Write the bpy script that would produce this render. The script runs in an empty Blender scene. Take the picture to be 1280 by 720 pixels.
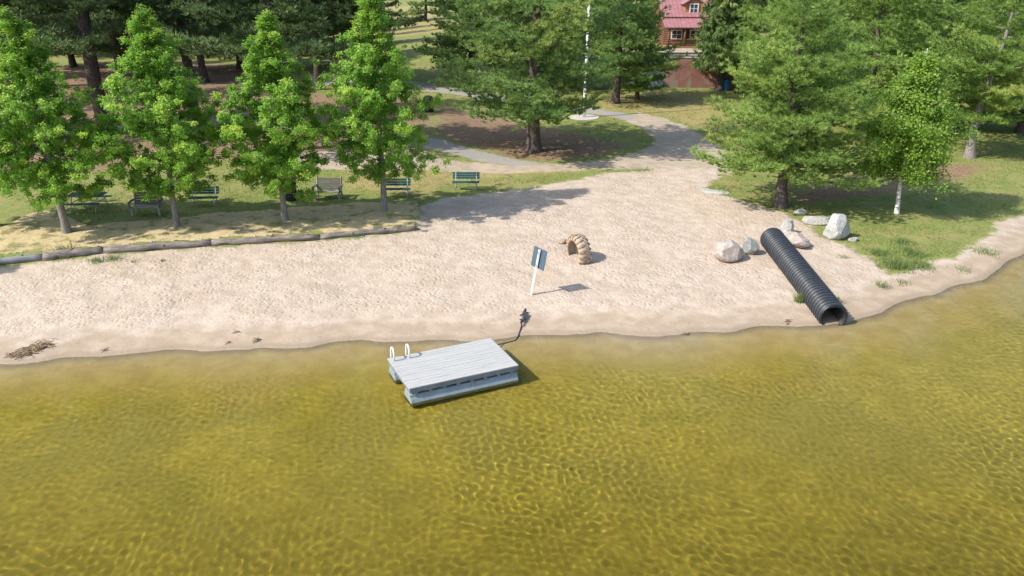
import bpy, bmesh, math, random
import numpy as np
from mathutils import Vector, Matrix, Euler

random.seed(7)
RNG = np.random.default_rng(11)
SC = bpy.context.scene
COL = SC.collection
R = math.radians

# ------------------------------------------------------------------ camera
CAM_H, PITCH, FPX = 12.0, R(21.8), 1000.0
cd = bpy.data.cameras.new('camera')
cd.sensor_fit = 'HORIZONTAL'
cd.angle = 2 * math.atan(640 / FPX)
cd.clip_start, cd.clip_end = 0.1, 3000
cam = bpy.data.objects.new('camera', cd)
COL.objects.link(cam)
cam.location = (0, 0, CAM_H)
cam.rotation_euler = (R(90) - PITCH, 0, 0)
SC.camera = cam
SC.render.resolution_x, SC.render.resolution_y = 1024, 576

# ------------------------------------------------------------------ light
SUN_EL = R(43)
AZ = math.atan2(-0.92, -0.39)            # towards the sun, clockwise from +Y
sdir = Vector((math.sin(AZ) * math.cos(SUN_EL), math.cos(AZ) * math.cos(SUN_EL), math.sin(SUN_EL)))
sl = bpy.data.lights.new('sun', 'SUN')
sl.energy, sl.angle, sl.color = 3.7, R(0.5), (1.0, 0.94, 0.85)
so = bpy.data.objects.new('sun', sl)
COL.objects.link(so)
so.rotation_euler = sdir.to_track_quat('Z', 'Y').to_euler()
so.location = (-40, -20, 60)
wd = bpy.data.worlds.new('World')
SC.world = wd
wd.use_nodes = True
nt = wd.node_tree
sky = nt.nodes.new('ShaderNodeTexSky')
sky.sky_type = 'NISHITA'
sky.sun_disc = False
sky.sun_elevation, sky.sun_rotation = SUN_EL, AZ
sky.air_density, sky.dust_density, sky.ozone_density = 1.0, 1.5, 1.0
nt.links.new(sky.outputs[0], nt.nodes['Background'].inputs[0])
nt.nodes['Background'].inputs[1].default_value = 0.15
SC.view_settings.view_transform = 'Standard'
SC.view_settings.look = 'None'
SC.view_settings.gamma = 1.0
SC.view_settings.exposure = 0.78
cy = SC.cycles
cy.max_bounces, cy.diffuse_bounces, cy.glossy_bounces = 8, 3, 3
cy.transmission_bounces, cy.transparent_max_bounces = 6, 8
cy.caustics_refractive = True
cy.caustics_reflective = False
cy.sample_clamp_indirect = 4.0
cy.use_denoising = True
SHADOW_CAUSTICS = True
if SHADOW_CAUSTICS:
    sl.cycles.is_caustics_light = True

# ------------------------------------------------------------------ numpy noise
def _hash(ix, iy, s):
    n = (ix.astype(np.int64) * 374761393 + iy.astype(np.int64) * 668265263 + s * 1274126177) & 0x7fffffff
    n = ((n ^ (n >> 13)) * 1274126177) & 0x7fffffff
    n = n ^ (n >> 16)
    return (n & 0xffff) / 65535.0

def vnoise(x, y, s=0):
    x = np.asarray(x, float); y = np.asarray(y, float)
    ix, iy = np.floor(x), np.floor(y)
    fx, fy = x - ix, y - iy
    fx = fx * fx * (3 - 2 * fx); fy = fy * fy * (3 - 2 * fy)
    a = _hash(ix, iy, s); b = _hash(ix + 1, iy, s); c = _hash(ix, iy + 1, s); d = _hash(ix + 1, iy + 1, s)
    return (a + (b - a) * fx) * (1 - fy) + (c + (d - c) * fx) * fy - 0.5

def fbm(x, y, s=0, o=4):
    v = 0; a = 1.0; f = 1.0
    for k in range(o):
        v = v + a * vnoise(x * f + 17.3 * k, y * f - 9.1 * k, s + k); a *= 0.5; f *= 2.03
    return v

def sstep(a, b, x):
    t = np.clip((np.asarray(x, float) - a) / (b - a), 0, 1)
    return t * t * (3 - 2 * t)

# ------------------------------------------------------------------ pixel -> place
def ray(u, v):
    x, y = (u - 640) / FPX, (360 - v) / FPX
    c, s = math.cos(PITCH), math.sin(PITCH)
    return np.array([x, c + s * y, -s + c * y])

def at_z(u, v, z=0.0):
    d = ray(u, v)
    t = (z - CAM_H) / d[2]
    return (d[0] * t, d[1] * t)

def z_at(u, v, Y):                         # height of the pixel's ray at depth Y
    d = ray(u, v)
    return CAM_H + d[2] * Y / d[1]

SHORE_PX = [(0, 455), (60, 450), (150, 443), (300, 435), (450, 428), (560, 424), (700, 420), (850, 418), (960, 412),
            (1060, 402), (1120, 382), (1180, 364), (1235, 343), (1280, 320)]
_sh = [(-300, 5), (-80, 17), (-35, 22)] + [at_z(u, v, 0) for u, v in SHORE_PX] + [(30, 40.5), (45, 48), (90, 60), (300, 90)]
_sx = np.array([p[0] for p in _sh]); _sy = np.array([p[1] for p in _sh])

def shore_y(X):
    X = np.asarray(X, float)
    return np.interp(X, _sx, _sy) + 0.16 * np.sin(X * 0.9) + 0.1 * np.sin(X * 2.1 + 1) + .28 * fbm(X * .9, X * 0 + 3.3, 13, 4)

def shore_d(X, Y):                         # + inland
    X = np.asarray(X, float)
    sl_ = (np.interp(X + 1.5, _sx, _sy) - np.interp(X - 1.5, _sx, _sy)) / 3.0
    return (Y - shore_y(X)) / np.sqrt(1 + sl_ * sl_)

def sdf(poly, X, Y):                       # + inside
    X = np.asarray(X, float); Y = np.asarray(Y, float)
    best = np.full(X.shape, 1e18); ins = np.zeros(X.shape, bool)
    n = len(poly)
    for i in range(n):
        x0, y0 = poly[i]; x1, y1 = poly[(i + 1) % n]
        ex, ey = x1 - x0, y1 - y0
        L = ex * ex + ey * ey + 1e-12
        t = np.clip(((X - x0) * ex + (Y - y0) * ey) / L, 0, 1)
        best = np.minimum(best, (X - x0 - t * ex) ** 2 + (Y - y0 - t * ey) ** 2)
        c = (y0 > Y) != (y1 > Y)
        xi = x0 + (Y - y0) * ex / (ey if abs(ey) > 1e-12 else 1e-12)
        ins ^= c & (X < xi)
    d = np.sqrt(best)
    return np.where(ins, d, -d)

LOG_PX = [(-90, 338), (0, 326), (56, 322), (130, 314), (265, 305), (400, 297), (522, 286)]
LOG = [at_z(u, v, 0.42) for u, v in LOG_PX]
TERR = LOG + [at_z(535, 258, .45), at_z(640, 236, .45), (30, 60), (30, 200), (-200, 200), (-200, 30)]

def terrain(X, Y):
    X = np.asarray(X, float); Y = np.asarray(Y, float)
    d = shore_d(X, Y)
    z = 0.055 * np.clip(d, 0, 3) + 0.024 * np.clip(d - 3, 0, 10) + 0.004 * np.clip(d - 13, 0, 40)
    z = z + 0.03 * (np.sign(d) * (1 - np.exp(-np.abs(d) / .05)))
    z = z - 0.115 * np.clip(-d, 0, 3.2) - 0.016 * np.clip(-d - 3.2, 0, 20)
    dd = np.clip(d, 0, 4) / 4
    z = z + 0.05 * fbm(X * .35, Y * .35, 3, 3) * dd + 0.02 * fbm(X * 1.2, Y * 1.2, 5, 2) * dd
    z = z + 0.05 * fbm(X * .25, Y * .25, 9, 2) * np.clip(-d / 2, 0, 1)
    t = sdf(TERR, X, Y)
    z = z + 0.20 * sstep(-0.12, 0.25, t) * sstep(-2.0, -6.0, X) + 0.0
    # ground climbs behind the painted wall
    inwall = sstep(4.0, 7.0, X) * sstep(38.0, 35.0, X)
    w = 0.7 + 20 * (1 - inwall)
    z = z + 2.7 * sstep(0, 1, (Y - 84.45) / w) * sstep(-40, 0, X)
    z = z + 0.35 * fbm(X * .05, Y * .05, 21, 2) * sstep(50, 90, Y) * (1 - sstep(2, 6, X) * sstep(40, 36, X))
    return z

def hz(x, y):
    return float(terrain(np.array([x]), np.array([y]))[0])

def W(u, v, dz=0.0):
    z = 0.4
    for _ in range(8):
        x, y = at_z(u, v, z + dz)
        z = 0.6 * hz(x, y) + 0.4 * z
    return Vector((x, y, hz(x, y)))

# ------------------------------------------------------------------ materials
def new_mat(name):
    m = bpy.data.materials.new(name)
    m.use_nodes = True
    t = m.node_tree
    for n in list(t.nodes):
        t.nodes.remove(n)
    return m, t

class NB:
    """small node-graph writer"""
    def __init__(self, t):
        self.t = t
    def n(self, kind, **kw):
        x = self.t.nodes.new('ShaderNode' + kind)
        for k, v in kw.items():
            setattr(x, k, v)
        return x
    def put(self, sock, v):
        if hasattr(v, 'is_linked') or isinstance(v, bpy.types.NodeSocket):
            self.t.links.new(v, sock)
        elif v is not None:
            try:
                sock.default_value = v
            except Exception:
                sock.default_value = (*v, 1.0)
    def coord(self, which='Object'):
        return self.n('TexCoord').outputs[which]
    def pos(self):
        return self.n('NewGeometry').outputs['Position']
    def mapping(self, v, scale=(1, 1, 1), rot=(0, 0, 0), loc=(0, 0, 0)):
        m = self.n('Mapping')
        self.put(m.inputs['Vector'], v)
        m.inputs['Scale'].default_value = scale; m.inputs['Rotation'].default_value = rot; m.inputs['Location'].default_value = loc
        return m.outputs[0]
    def noise(self, v, scale, detail=3, rough=.55, dist=0.0):
        x = self.n('TexNoise')
        self.put(x.inputs['Vector'], v)
        x.inputs['Scale'].default_value = scale; x.inputs['Detail'].default_value = detail
        x.inputs['Roughness'].default_value = rough; x.inputs['Distortion'].default_value = dist
        return x.outputs['Fac']
    def voro(self, v, scale, feature='F1', out='Distance', rnd=1.0):
        x = self.n('TexVoronoi', feature=feature)
        self.put(x.inputs['Vector'], v)
        x.inputs['Scale'].default_value = scale; x.inputs['Randomness'].default_value = rnd
        return x.outputs[out]
    def math(self, op, a, b=None, c=None, clamp=False):
        x = self.n('Math', operation=op, use_clamp=clamp)
        self.put(x.inputs[0], a)
        if b is not None: self.put(x.inputs[1], b)
        if c is not None: self.put(x.inputs[2], c)
        return x.outputs[0]
    def ramp(self, v, a, b, lo=0.0, hi=1.0):
        x = self.n('MapRange', interpolation_type='SMOOTHSTEP')
        self.put(x.inputs['Value'], v)
        x.inputs['From Min'].default_value = a; x.inputs['From Max'].default_value = b
        x.inputs['To Min'].default_value = lo; x.inputs['To Max'].default_value = hi
        return x.outputs[0]
    def mix(self, f, a, b, blend='MIX'):
        x = self.n('Mix', data_type='RGBA', blend_type=blend)
        self.put(x.inputs['Factor'], f)
        self.put(x.inputs[6], a if not isinstance(a, tuple) else (*a, 1.0))
        self.put(x.inputs[7], b if not isinstance(b, tuple) else (*b, 1.0))
        return x.outputs[2]
    def attr(self, name, out='Fac'):
        return self.n('Attribute', attribute_name=name).outputs[out]
    def bump(self, h, strength=.5, dist=.02, normal=None):
        x = self.n('Bump')
        x.inputs['Strength'].default_value = strength; x.inputs['Distance'].default_value = dist
        self.put(x.inputs['Height'], h)
        if normal is not None: self.put(x.inputs['Normal'], normal)
        return x.outputs[0]
    def principled(self, col, rough=.7, spec=.3, metal=0.0, normal=None):
        p = self.n('BsdfPrincipled')
        self.put(p.inputs['Base Color'], col if not isinstance(col, tuple) else (*col, 1.0))
        self.put(p.inputs['Roughness'], rough)
        p.inputs['Specular IOR Level'].default_value = spec
        p.inputs['Metallic'].default_value = metal
        if normal is not None: self.put(p.inputs['Normal'], normal)
        return p.outputs[0]
    def out(self, s, vol=None):
        o = self.n('OutputMaterial')
        if s is not None: self.t.links.new(s, o.inputs['Surface'])
        if vol is not None: self.t.links.new(vol, o.inputs['Volume'])

def simple(name, col, rough=.6, spec=.3, metal=0.0, var=.25, scale=6.0, dirt=None, bump=.0, bscale=40.0, stretch=(1, 1, 1)):
    """a worn paint / wood / metal material: noise-varied colour, optional dirt tint, fine bump"""
    m, t = new_mat(name); b = NB(t)
    co = b.mapping(b.coord('Object'), scale=stretch)
    n1 = b.noise(co, scale, 4, .6)
    n2 = b.noise(co, scale * 5, 3, .6)
    f = b.math('ADD', b.math('MULTIPLY', n1, .65), b.math('MULTIPLY', n2, .35))
    lo = tuple(c * (1 - var) for c in col); hi = tuple(min(1, c * (1 + var)) for c in col)
    c = b.mix(b.ramp(f, .3, .7), lo, hi)
    if dirt:
        c = b.mix(b.ramp(b.noise(co, scale * 1.7, 5, .65), .52, .72), c, dirt)
    nm = None
    if bump:
        nm = b.bump(b.noise(co, bscale, 4, .6), bump, .02)
    b.out(b.principled(c, rough, spec, metal, nm))
    return m

# ------------------------------------------------------------------ mesh helpers
class MB:
    def __init__(self):
        self.v = []; self.f = []; self.n = 0; self.smooth = []
    def add(self, verts, faces, smooth=False):
        verts = np.asarray(verts, float).reshape(-1, 3)
        self.v.append(verts)
        self.f += [tuple(i + self.n for i in f) for f in faces]
        self.smooth += [smooth] * len(faces)
        self.n += len(verts)
        return self
    def box(self, c, size, M=None, taper=1.0):
        sx, sy, sz = [s / 2 for s in size]
        vs = [(-sx, -sy, -sz), (sx, -sy, -sz), (sx, sy, -sz), (-sx, sy, -sz),
              (-sx * taper, -sy * taper, sz), (sx * taper, -sy * taper, sz), (sx * taper, sy * taper, sz), (-sx * taper, sy * taper, sz)]
        vs = [Vector(v) for v in vs]
        if M is not None: vs = [M @ v for v in vs]
        vs = [tuple(v + Vector(c)) for v in vs]
        return self.add(vs, [(0, 3, 2, 1), (4, 5, 6, 7), (0, 1, 5, 4), (1, 2, 6, 5), (2, 3, 7, 6), (3, 0, 4, 7)])
    def tube(self, pts, rad, n=8, caps=True, smooth=True, squash=None):
        pts = [Vector(p) for p in pts]
        if not hasattr(rad, '__len__'): rad = [rad] * len(pts)
        vs = []; prev = None
        for i, p in enumerate(pts):
            a = pts[max(i - 1, 0)]; c = pts[min(i + 1, len(pts) - 1)]
            t = (c - a).normalized()
            if prev is None:
                ref = Vector((0, 0, 1)) if abs(t.z) < .9 else Vector((1, 0, 0))
                u = t.cross(ref).normalized()
            else:
                u = (prev - t * prev.dot(t)).normalized()
            w = t.cross(u); prev = u
            for k in range(n):
                an = 2 * math.pi * k / n
                q = u * math.cos(an) * rad[i] + w * math.sin(an) * rad[i]
                vs.append(tuple(p + q))
        fs = []
        for i in range(len(pts) - 1):
            for k in range(n):
                a = i * n + k; b = i * n + (k + 1) % n
                fs.append((a, b, b + n, a + n))
        self.add(vs, fs, smooth)
        if caps:
            m = len(pts) - 1
            base = self.n - len(vs)
            self.f.append(tuple(base + k for k in reversed(range(n)))); self.smooth.append(False)
            self.f.append(tuple(base + m * n + k for k in range(n))); self.smooth.append(False)
        return self
    def prism(self, prof, p0, p1, up=Vector((0, 0, 1)), smooth=False):
        """profile (side, up) swept from p0 to p1"""
        p0, p1 = Vector(p0), Vector(p1)
        t = (p1 - p0).normalized(); s = t.cross(up).normalized(); u = s.cross(t)
        n = len(prof)
        vs = [tuple(p + s * a + u * b) for p in (p0, p1) for a, b in prof]
        fs = [(k, (k + 1) % n, n + (k + 1) % n, n + k) for k in range(n)]
        fs += [tuple(reversed(range(n))), tuple(range(n, 2 * n))]
        return self.add(vs, fs, smooth)
    def mesh(self, name, mat):
        me = bpy.data.meshes.new(name)
        v = np.concatenate(self.v) if self.v else np.zeros((0, 3))
        me.from_pydata(v.tolist(), [], self.f)
        me.polygons.foreach_set('use_smooth', self.smooth)
        me.materials.append(mat)
        bm = bmesh.new(); bm.from_mesh(me); bmesh.ops.recalc_face_normals(bm, faces=bm.faces); bm.to_mesh(me); bm.free()
        me.update()
        return me
    def obj(self, name, mat, parent=None, bevel=0.0, label=None):
        o = bpy.data.objects.new(name, self.mesh(name, mat))
        COL.objects.link(o)
        if parent is not None: o.parent = parent
        if bevel:
            b = o.modifiers.new('bevel', 'BEVEL'); b.width = bevel; b.segments = 2; b.limit_method = 'ANGLE'; b.angle_limit = R(40)
        if label: o['label'] = label
        return o

def raw_mesh(name, verts, faces4, mat, smooth=False, attrs=None, tri=False):
    """fast mesh from numpy arrays; faces all quads (or tris)"""
    k = 3 if tri else 4
    me = bpy.data.meshes.new(name)
    nv, nf = len(verts), len(faces4)
    me.vertices.add(nv); me.vertices.foreach_set('co', np.asarray(verts, np.float32).ravel())
    me.loops.add(nf * k); me.loops.foreach_set('vertex_index', np.asarray(faces4, np.int32).ravel())
    me.polygons.add(nf)
    me.polygons.foreach_set('loop_start', np.arange(0, nf * k, k, dtype=np.int32))
    me.polygons.foreach_set('loop_total', np.full(nf, k, np.int32))
    me.polygons.foreach_set('use_smooth', np.full(nf, smooth))
    for nm, a in (attrs or {}).items():
        at = me.attributes.new(nm, 'FLOAT', 'POINT')
        at.data.foreach_set('value', np.asarray(a, np.float32))
    me.materials.append(mat)
    me.update(calc_edges=True)
    return me

def link(name, me, parent=None, loc=None):
    o = bpy.data.objects.new(name, me)
    COL.objects.link(o)
    if parent is not None: o.parent = parent
    if loc is not None: o.location = loc
    return o

def tag(o, label=None, cat=None, group=None, kind=None):
    if label: o['label'] = label
    if cat: o['category'] = cat
    if group: o['group'] = group
    if kind: o['kind'] = kind
    return o

def thing(name, label, cat, loc=(0, 0, 0), rz=0.0, group=None):
    o = bpy.data.objects.new(name, None)
    COL.objects.link(o)
    o.empty_display_size = .3
    o.location = loc; o.rotation_euler = (0, 0, rz)
    return tag(o, label, cat, group)

def copy_tree(o, parent=None):
    c = o.copy(); COL.objects.link(c)
    if parent is not None: c.parent = parent
    for ch in list(o.children):
        copy_tree(ch, c)
    return c
WAVE_AMP, WATER_DENS = 0.0036, 1.5
# ================================================================== GROUND
def spaced(a, b, step):
    return np.arange(a, b, step)
def grow(start, step, end, k=1.25):
    o = []; x = start; s = step
    while abs(x) < abs(end) or (x > end and step < 0 and x > end):
        s *= k; x = x + s; o.append(x)
        if (step > 0 and x > end) or (step < 0 and x < end): break
    return np.array(o)
gx = np.concatenate([grow(-46, -.2, -900)[::-1], spaced(-46, 46, .17), grow(46, .2, 900)])
gy = np.concatenate([grow(-6, -.4, -700)[::-1], spaced(-6, 17, .5), spaced(17, 48, .13), spaced(48, 112, .3), grow(112, .4, 1500)])
GX, GY = np.meshgrid(gx, gy)
GZ = terrain(GX, GY)
P = lambda pts, z=.45: [at_z(u, v, z) for u, v in pts]
BEACH = P([(-300, 480), (-300, 360), (0, 330), (56, 325), (130, 316), (265, 307), (400, 299), (522, 288), (524, 262), (555, 248), (640, 238),
           (720, 225), (760, 217), (830, 211), (880, 210), (905, 209), (902, 222), (880, 234), (915, 247), (950, 256), (978, 262), (1000, 272),
           (1030, 292), (1062, 304), (1090, 318), (1108, 330), (1125, 348), (1150, 362), (1150, 480)])
SPIT = P([(1130, 372), (1190, 352), (1245, 330), (1272, 308), (1242, 290), (1246, 272), (1300, 255), (1420, 235), (1420, 420), (1130, 420)])
PATH = P([(330, 200), (380, 195), (450, 191), (530, 193), (560, 203), (600, 204), (640, 207), (700, 205), (760, 200), (800, 190), (822, 178), (805, 162),
          (770, 149), (800, 142), (832, 149), (862, 161), (892, 178), (914, 198), (912, 218), (850, 215), (800, 212), (730, 213), (650, 217), (560, 217),
          (480, 217), (400, 216), (330, 214)])
PATH2 = P([(-150, 190), (0, 178), (100, 163), (200, 151), (290, 144), (335, 147), (335, 158), (200, 164), (100, 178), (0, 196), (-150, 214)])
DRIVE = [(12, 87.5), (30, 87), (40, 92), (30, 97.5), (20, 98), (13, 97)]
ROAD = P([(430, 165), (540, 177), (560, 180), (600, 190), (645, 200), (690, 206), (640, 208), (600, 203), (575, 197), (540, 190), (430, 178)])
ROAD2 = P([(380, 97), (520, 106), (560, 111), (600, 118), (680, 128), (740, 136), (806, 146), (790, 153), (740, 145), (680, 137), (600, 128), (520, 117), (380, 108)])
NEEDLE = P([(-300, 215), (0, 222), (120, 222), (200, 212), (330, 200), (535, 196), (542, 178), (545, 150), (540, 128), (420, 122), (330, 112), (300, 88), (200, 76), (110, 82), (60, 92), (-300, 110)])
NEEDLE2 = P([(545, 136), (640, 150), (740, 172), (790, 184), (740, 197), (690, 203), (650, 200), (600, 188), (545, 174)])
NEEDLE3 = P([(984, 248), (1010, 232), (1060, 222), (1110, 212), (1180, 203), (1236, 200), (1225, 214), (1190, 226), (1130, 238), (1060, 247), (1000, 254)])
FIELD = P([(380, 8), (560, 8), (560, 62), (380, 66)])
DRYG = P([(700, 135), (790, 118), (900, 116), (912, 165), (870, 160), (830, 146), (790, 142)])
DRYG2 = P([(530, 250), (560, 232), (640, 222), (760, 213), (830, 209), (830, 205), (700, 208), (560, 215), (430, 219), (430, 240)])
D = shore_d(GX, GY)
a_sand = np.maximum(np.maximum(sdf(BEACH, GX, GY), sdf(SPIT, GX, GY)), 1.0 + .9 * sstep(10, 14, GX) - D)
a_path = np.maximum(np.maximum(sdf(PATH, GX, GY), sdf(PATH2, GX, GY)), sdf(DRIVE, GX, GY))
a_road = np.maximum(sdf(ROAD, GX, GY), sdf(ROAD2, GX, GY) - .35)
a_need = np.maximum(np.maximum(sdf(NEEDLE, GX, GY), sdf(NEEDLE2, GX, GY)), sdf(NEEDLE3, GX, GY))
a_dry = np.maximum(np.maximum(sdf(DRYG, GX, GY), sdf(FIELD, GX, GY)), sdf(DRYG2, GX, GY))
# scuffed sand: shallow footprints where people walk, flattened near the water
foot = sstep(0.2, 1.2, a_sand) * sstep(1.0, 2.2, D)
GZ = GZ + foot * (0.028 * fbm(GX * 1.9, GY * 1.9, 31, 2) + 0.035 * vnoise(GX * 3.3, GY * 3.0, 44))

def ground_material():
    m, t = new_mat('ground'); b = NB(t)
    p = b.pos()
    n_lo = b.noise(p, .35, 3); n_md = b.noise(p, 1.6, 4, .6); n_hi = b.noise(p, 9, 4, .65); n_f = b.noise(p, 38, 3, .7)
    # --- lawn: green, yellowed and thin patches
    g = b.mix(b.ramp(n_hi, .3, .7), (.12, .16, .036), (.225, .255, .07))
    g = b.mix(b.ramp(b.math('ADD', b.math('MULTIPLY', n_md, .6), b.math('MULTIPLY', n_lo, .4)), .46, .62), g, (.25, .225, .085))
    g = b.mix(b.math('MULTIPLY', b.ramp(b.noise(p, .9, 5, .7), .56, .7), .6), g, (.27, .20, .13))
    dry = b.mix(b.ramp(n_hi, .3, .7), (.27, .22, .085), (.36, .29, .13))
    dry = b.mix(b.ramp(n_md, .5, .7), dry, (.15, .16, .045))
    e = b.math('ADD', b.attr('dry'), b.math('MULTIPLY_ADD', n_md, 2.0, -1.0))
    g = b.mix(b.math('MULTIPLY', b.ramp(e, -.4, .6), .85), g, dry)
    # --- fallen needles / bare earth
    nd = b.mix(b.ramp(n_hi, .3, .72), (.15, .095, .055), (.32, .215, .135))
    nd = b.mix(b.math('MULTIPLY', b.ramp(n_md, .55, .7), .7), nd, (.12, .115, .04))
    e = b.math('ADD', b.attr('need'), b.math('MULTIPLY_ADD', n_md, 3.2, -1.7))
    c = b.mix(b.ramp(e, -.5, .7), g, nd)
    # --- dirt path, packed sand and gravel
    pt = b.mix(b.ramp(n_md, .35, .65), (.34, .275, .20), (.43, .355, .27))
    pt = b.mix(b.math('MULTIPLY', b.ramp(n_f, .45, .7), .5), pt, (.30, .25, .20))
    e = b.math('ADD', b.attr('path'), b.math('MULTIPLY_ADD', n_md, 1.4, -.7))
    c = b.mix(b.ramp(e, -.25, .35), c, pt)
    # --- paved footway
    rd = b.mix(b.ramp(n_hi, .3, .7), (.25, .235, .215), (.34, .315, .285))
    e = b.math('ADD', b.attr('road'), b.math('MULTIPLY_ADD', n_md, 1.2, -.6))
    c = b.mix(b.ramp(e, -.2, .25), c, rd)
    # --- beach sand
    sd = b.mix(b.ramp(n_md, .35, .68), (.415, .335, .257), (.495, .41, .328))
    sd = b.mix(b.math('MULTIPLY', b.ramp(b.noise(p, .45, 5, .68), .52, .68), .5), sd, (.37, .285, .20))
    grain = b.voro(b.mapping(p, scale=(1, .8, 1)), 4.6)
    grain2 = b.voro(b.mapping(p, loc=(3, 5, 0), scale=(.9, 1, 1)), 8.5)
    sd = b.mix(b.ramp(n_hi, .3, .75, .0, .22), sd, (.34, .27, .21))
    sd = b.mix(b.math('MULTIPLY', b.ramp(n_f, .6, .75), .45), sd, (.25, .19, .14))
    d = b.attr('shore')
    wn = b.math('ADD', d, b.math('MULTIPLY_ADD', b.noise(p, .8, 4, .6), 1.8, -.9))
    damp = b.math('MULTIPLY', b.ramp(wn, 1.0, 2.0, 1.0, 0.0), b.ramp(d, -1.2, .2, .35, 1.0))
    sd = b.mix(b.math('MULTIPLY', damp, .75), sd, b.mix(b.ramp(n_md, .4, .65), (.32, .245, .17), (.385, .305, .22)))
    sd = b.mix(b.math('MULTIPLY', b.math('MULTIPLY', damp, b.ramp(b.noise(p, 3.2, 5, .7), .58, .70)), .5), sd, (.17, .12, .075))
    under = b.ramp(d, -.35, .05, 1.0, 0.0)
    sd = b.mix(under, sd, b.mix(b.ramp(n_md, .35, .68), (.48, .37, .22), (.56, .44, .28)))
    wet = b.math('MULTIPLY', b.ramp(d, .12, .45, 1.0, 0.0), b.ramp(d, -.5, 0.0))
    sd = b.mix(b.math('MULTIPLY', wet, .6), sd, (.27, .21, .14))
    # --- lake bed: pale sand, then weed film further out
    n_b = b.noise(p, .28, 3, .6)
    bedn = b.math('ADD', d, b.math('MULTIPLY_ADD', n_b, 7.0, -3.5))
    film = b.ramp(bedn, -4.6, -.6, 1.0, 0.0)
    bc = b.mix(b.ramp(n_md, .35, .7), (.44, .38, .18), (.55, .475, .24))
    bc = b.mix(b.math('MULTIPLY', b.ramp(b.noise(p, .5, 5, .65), .5, .66), .5), bc, (.34, .33, .12))
    patch = b.ramp(b.noise(p, .16, 4, .6, .6), .44, .60)
    bc = b.mix(b.math('MULTIPLY', patch, .6), bc, (.36, .33, .23))
    silt = b.ramp(b.math('ADD', d, b.math('MULTIPLY_ADD', n_b, 6.0, -3.0)), -13.5, -6.0, 1.0, 0.0)
    bc = b.mix(b.math('MULTIPLY', silt, .72), bc, b.mix(b.ramp(n_md, .4, .62), (.22, .195, .12), (.30, .265, .165)))
    sd = b.mix(b.math('MULTIPLY', film, .9), sd, bc)
    e = b.math('ADD', b.attr('sand'), b.math('MULTIPLY_ADD', n_md, 1.2, -.6))
    fs = b.ramp(e, -.2, .25)
    c = b.mix(fs, c, sd)
    # --- relief
    dry_s = b.math('MULTIPLY', fs, b.ramp(d, 1.2, 2.6))
    h1 = b.noise(p, 6.5, 4, .65, .4)
    h = b.math('ADD', b.math('MULTIPLY', h1, .6), b.math('ADD', b.math('MULTIPLY', b.ramp(grain, .05, .5), .55), b.math('MULTIPLY', b.ramp(grain2, .0, .5), .35)))
    h = b.math('MULTIPLY', h, b.math('MULTIPLY_ADD', dry_s, .8, .2))
    h = b.math('ADD', h, b.math('MULTIPLY', n_f, .15))
    h = b.math('MULTIPLY', h, b.ramp(b.noise(p, .4, 3), .35, .6, .55, 1.15))
    nm = b.bump(h, .72, .06)
    b.out(b.principled(c, b.math('MULTIPLY_ADD', wet, -.35, .92), .25, 0, nm))
    return m
M_GROUND = ground_material()

idx = np.arange(GX.size).reshape(GX.shape)
quads = np.stack([idx[:-1, :-1], idx[:-1, 1:], idx[1:, 1:], idx[1:, :-1]], -1).reshape(-1, 4)
cen = lambda A: .25 * (A[:-1, :-1] + A[:-1, 1:] + A[1:, 1:] + A[1:, :-1]).ravel()
cs, cp, cr, cD = cen(a_sand), cen(a_path), cen(a_road), cen(D)
region = np.zeros(len(quads), int)
region[cp > 0] = 1; region[cr > 0] = 2; region[cs > 0] = 3; region[cD < 0] = 4
verts = np.stack([GX, GY, GZ], -1).reshape(-1, 3)
AT = dict(sand=a_sand.ravel(), path=a_path.ravel(), road=a_road.ravel(), need=a_need.ravel(), dry=a_dry.ravel(), shore=D.ravel())
AT = {k: np.clip(v, -20, 20) for k, v in AT.items()}
# true normals of the whole sheet, so the pieces meet without a seam
dzy, dzx = np.gradient(GZ, gy, gx)
NRM = np.stack([-dzx, -dzy, np.ones_like(GZ)], -1).reshape(-1, 3)
NRM /= np.linalg.norm(NRM, axis=1)[:, None]
for r, nm in enumerate(['lawn', 'dirt_path', 'paved_path', 'beach', 'lakebed']):
    q = quads[region == r]
    used, inv = np.unique(q, return_inverse=True)
    me = raw_mesh(nm, verts[used], inv.reshape(-1, 4), M_GROUND, True, {k: v[used] for k, v in AT.items()})
    me.normals_split_custom_set_from_vertices(NRM[used])
    o = tag(link(nm, me), kind='structure')
    if nm in ('lakebed', 'beach'):
        o.cycles.is_caustics_receiver = SHADOW_CAUSTICS

# ================================================================== WATER
wx = np.concatenate([grow(-24, -.08, -800, 1.3)[::-1], spaced(-24, 32, .052), grow(32, .08, 800, 1.3)])
wy = np.concatenate([grow(12, -.08, -650, 1.3)[::-1], spaced(12, 36, .052), spaced(36, 38, .15), spaced(38, 60, .4), grow(60, .4, 120, 1.5)])
WX, WY = np.meshgrid(wx, wy)
WZ = np.zeros_like(WX)
rw = np.random.default_rng(5)
ux = WX + 0.5 * fbm(WX * .3, WY * .3, 71, 2); uy = WY + 0.5 * fbm(WX * .3 + 40, WY * .3, 72, 2)
amp_mod = 0.75 + 0.9 * (fbm(WX * .22, WY * .22, 75, 3) + .15)
for k in range(90):
    lam = .15 * (2.6 ** rw.random())
    th = R(62) + rw.normal(0, .95)
    kk = 2 * math.pi / lam
    WZ += WAVE_AMP * lam * .5 * np.sin(kk * (math.cos(th) * ux + math.sin(th) * uy) + rw.random() * 6.28)
WZ *= np.clip(amp_mod, .6, 1.3)
dW = shore_d(WX, WY)
far = sstep(10, 12, WY) * sstep(-25.5, -23.5, WX) * sstep(33, 31.5, WX) * sstep(40, 35.5, WY)
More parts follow.
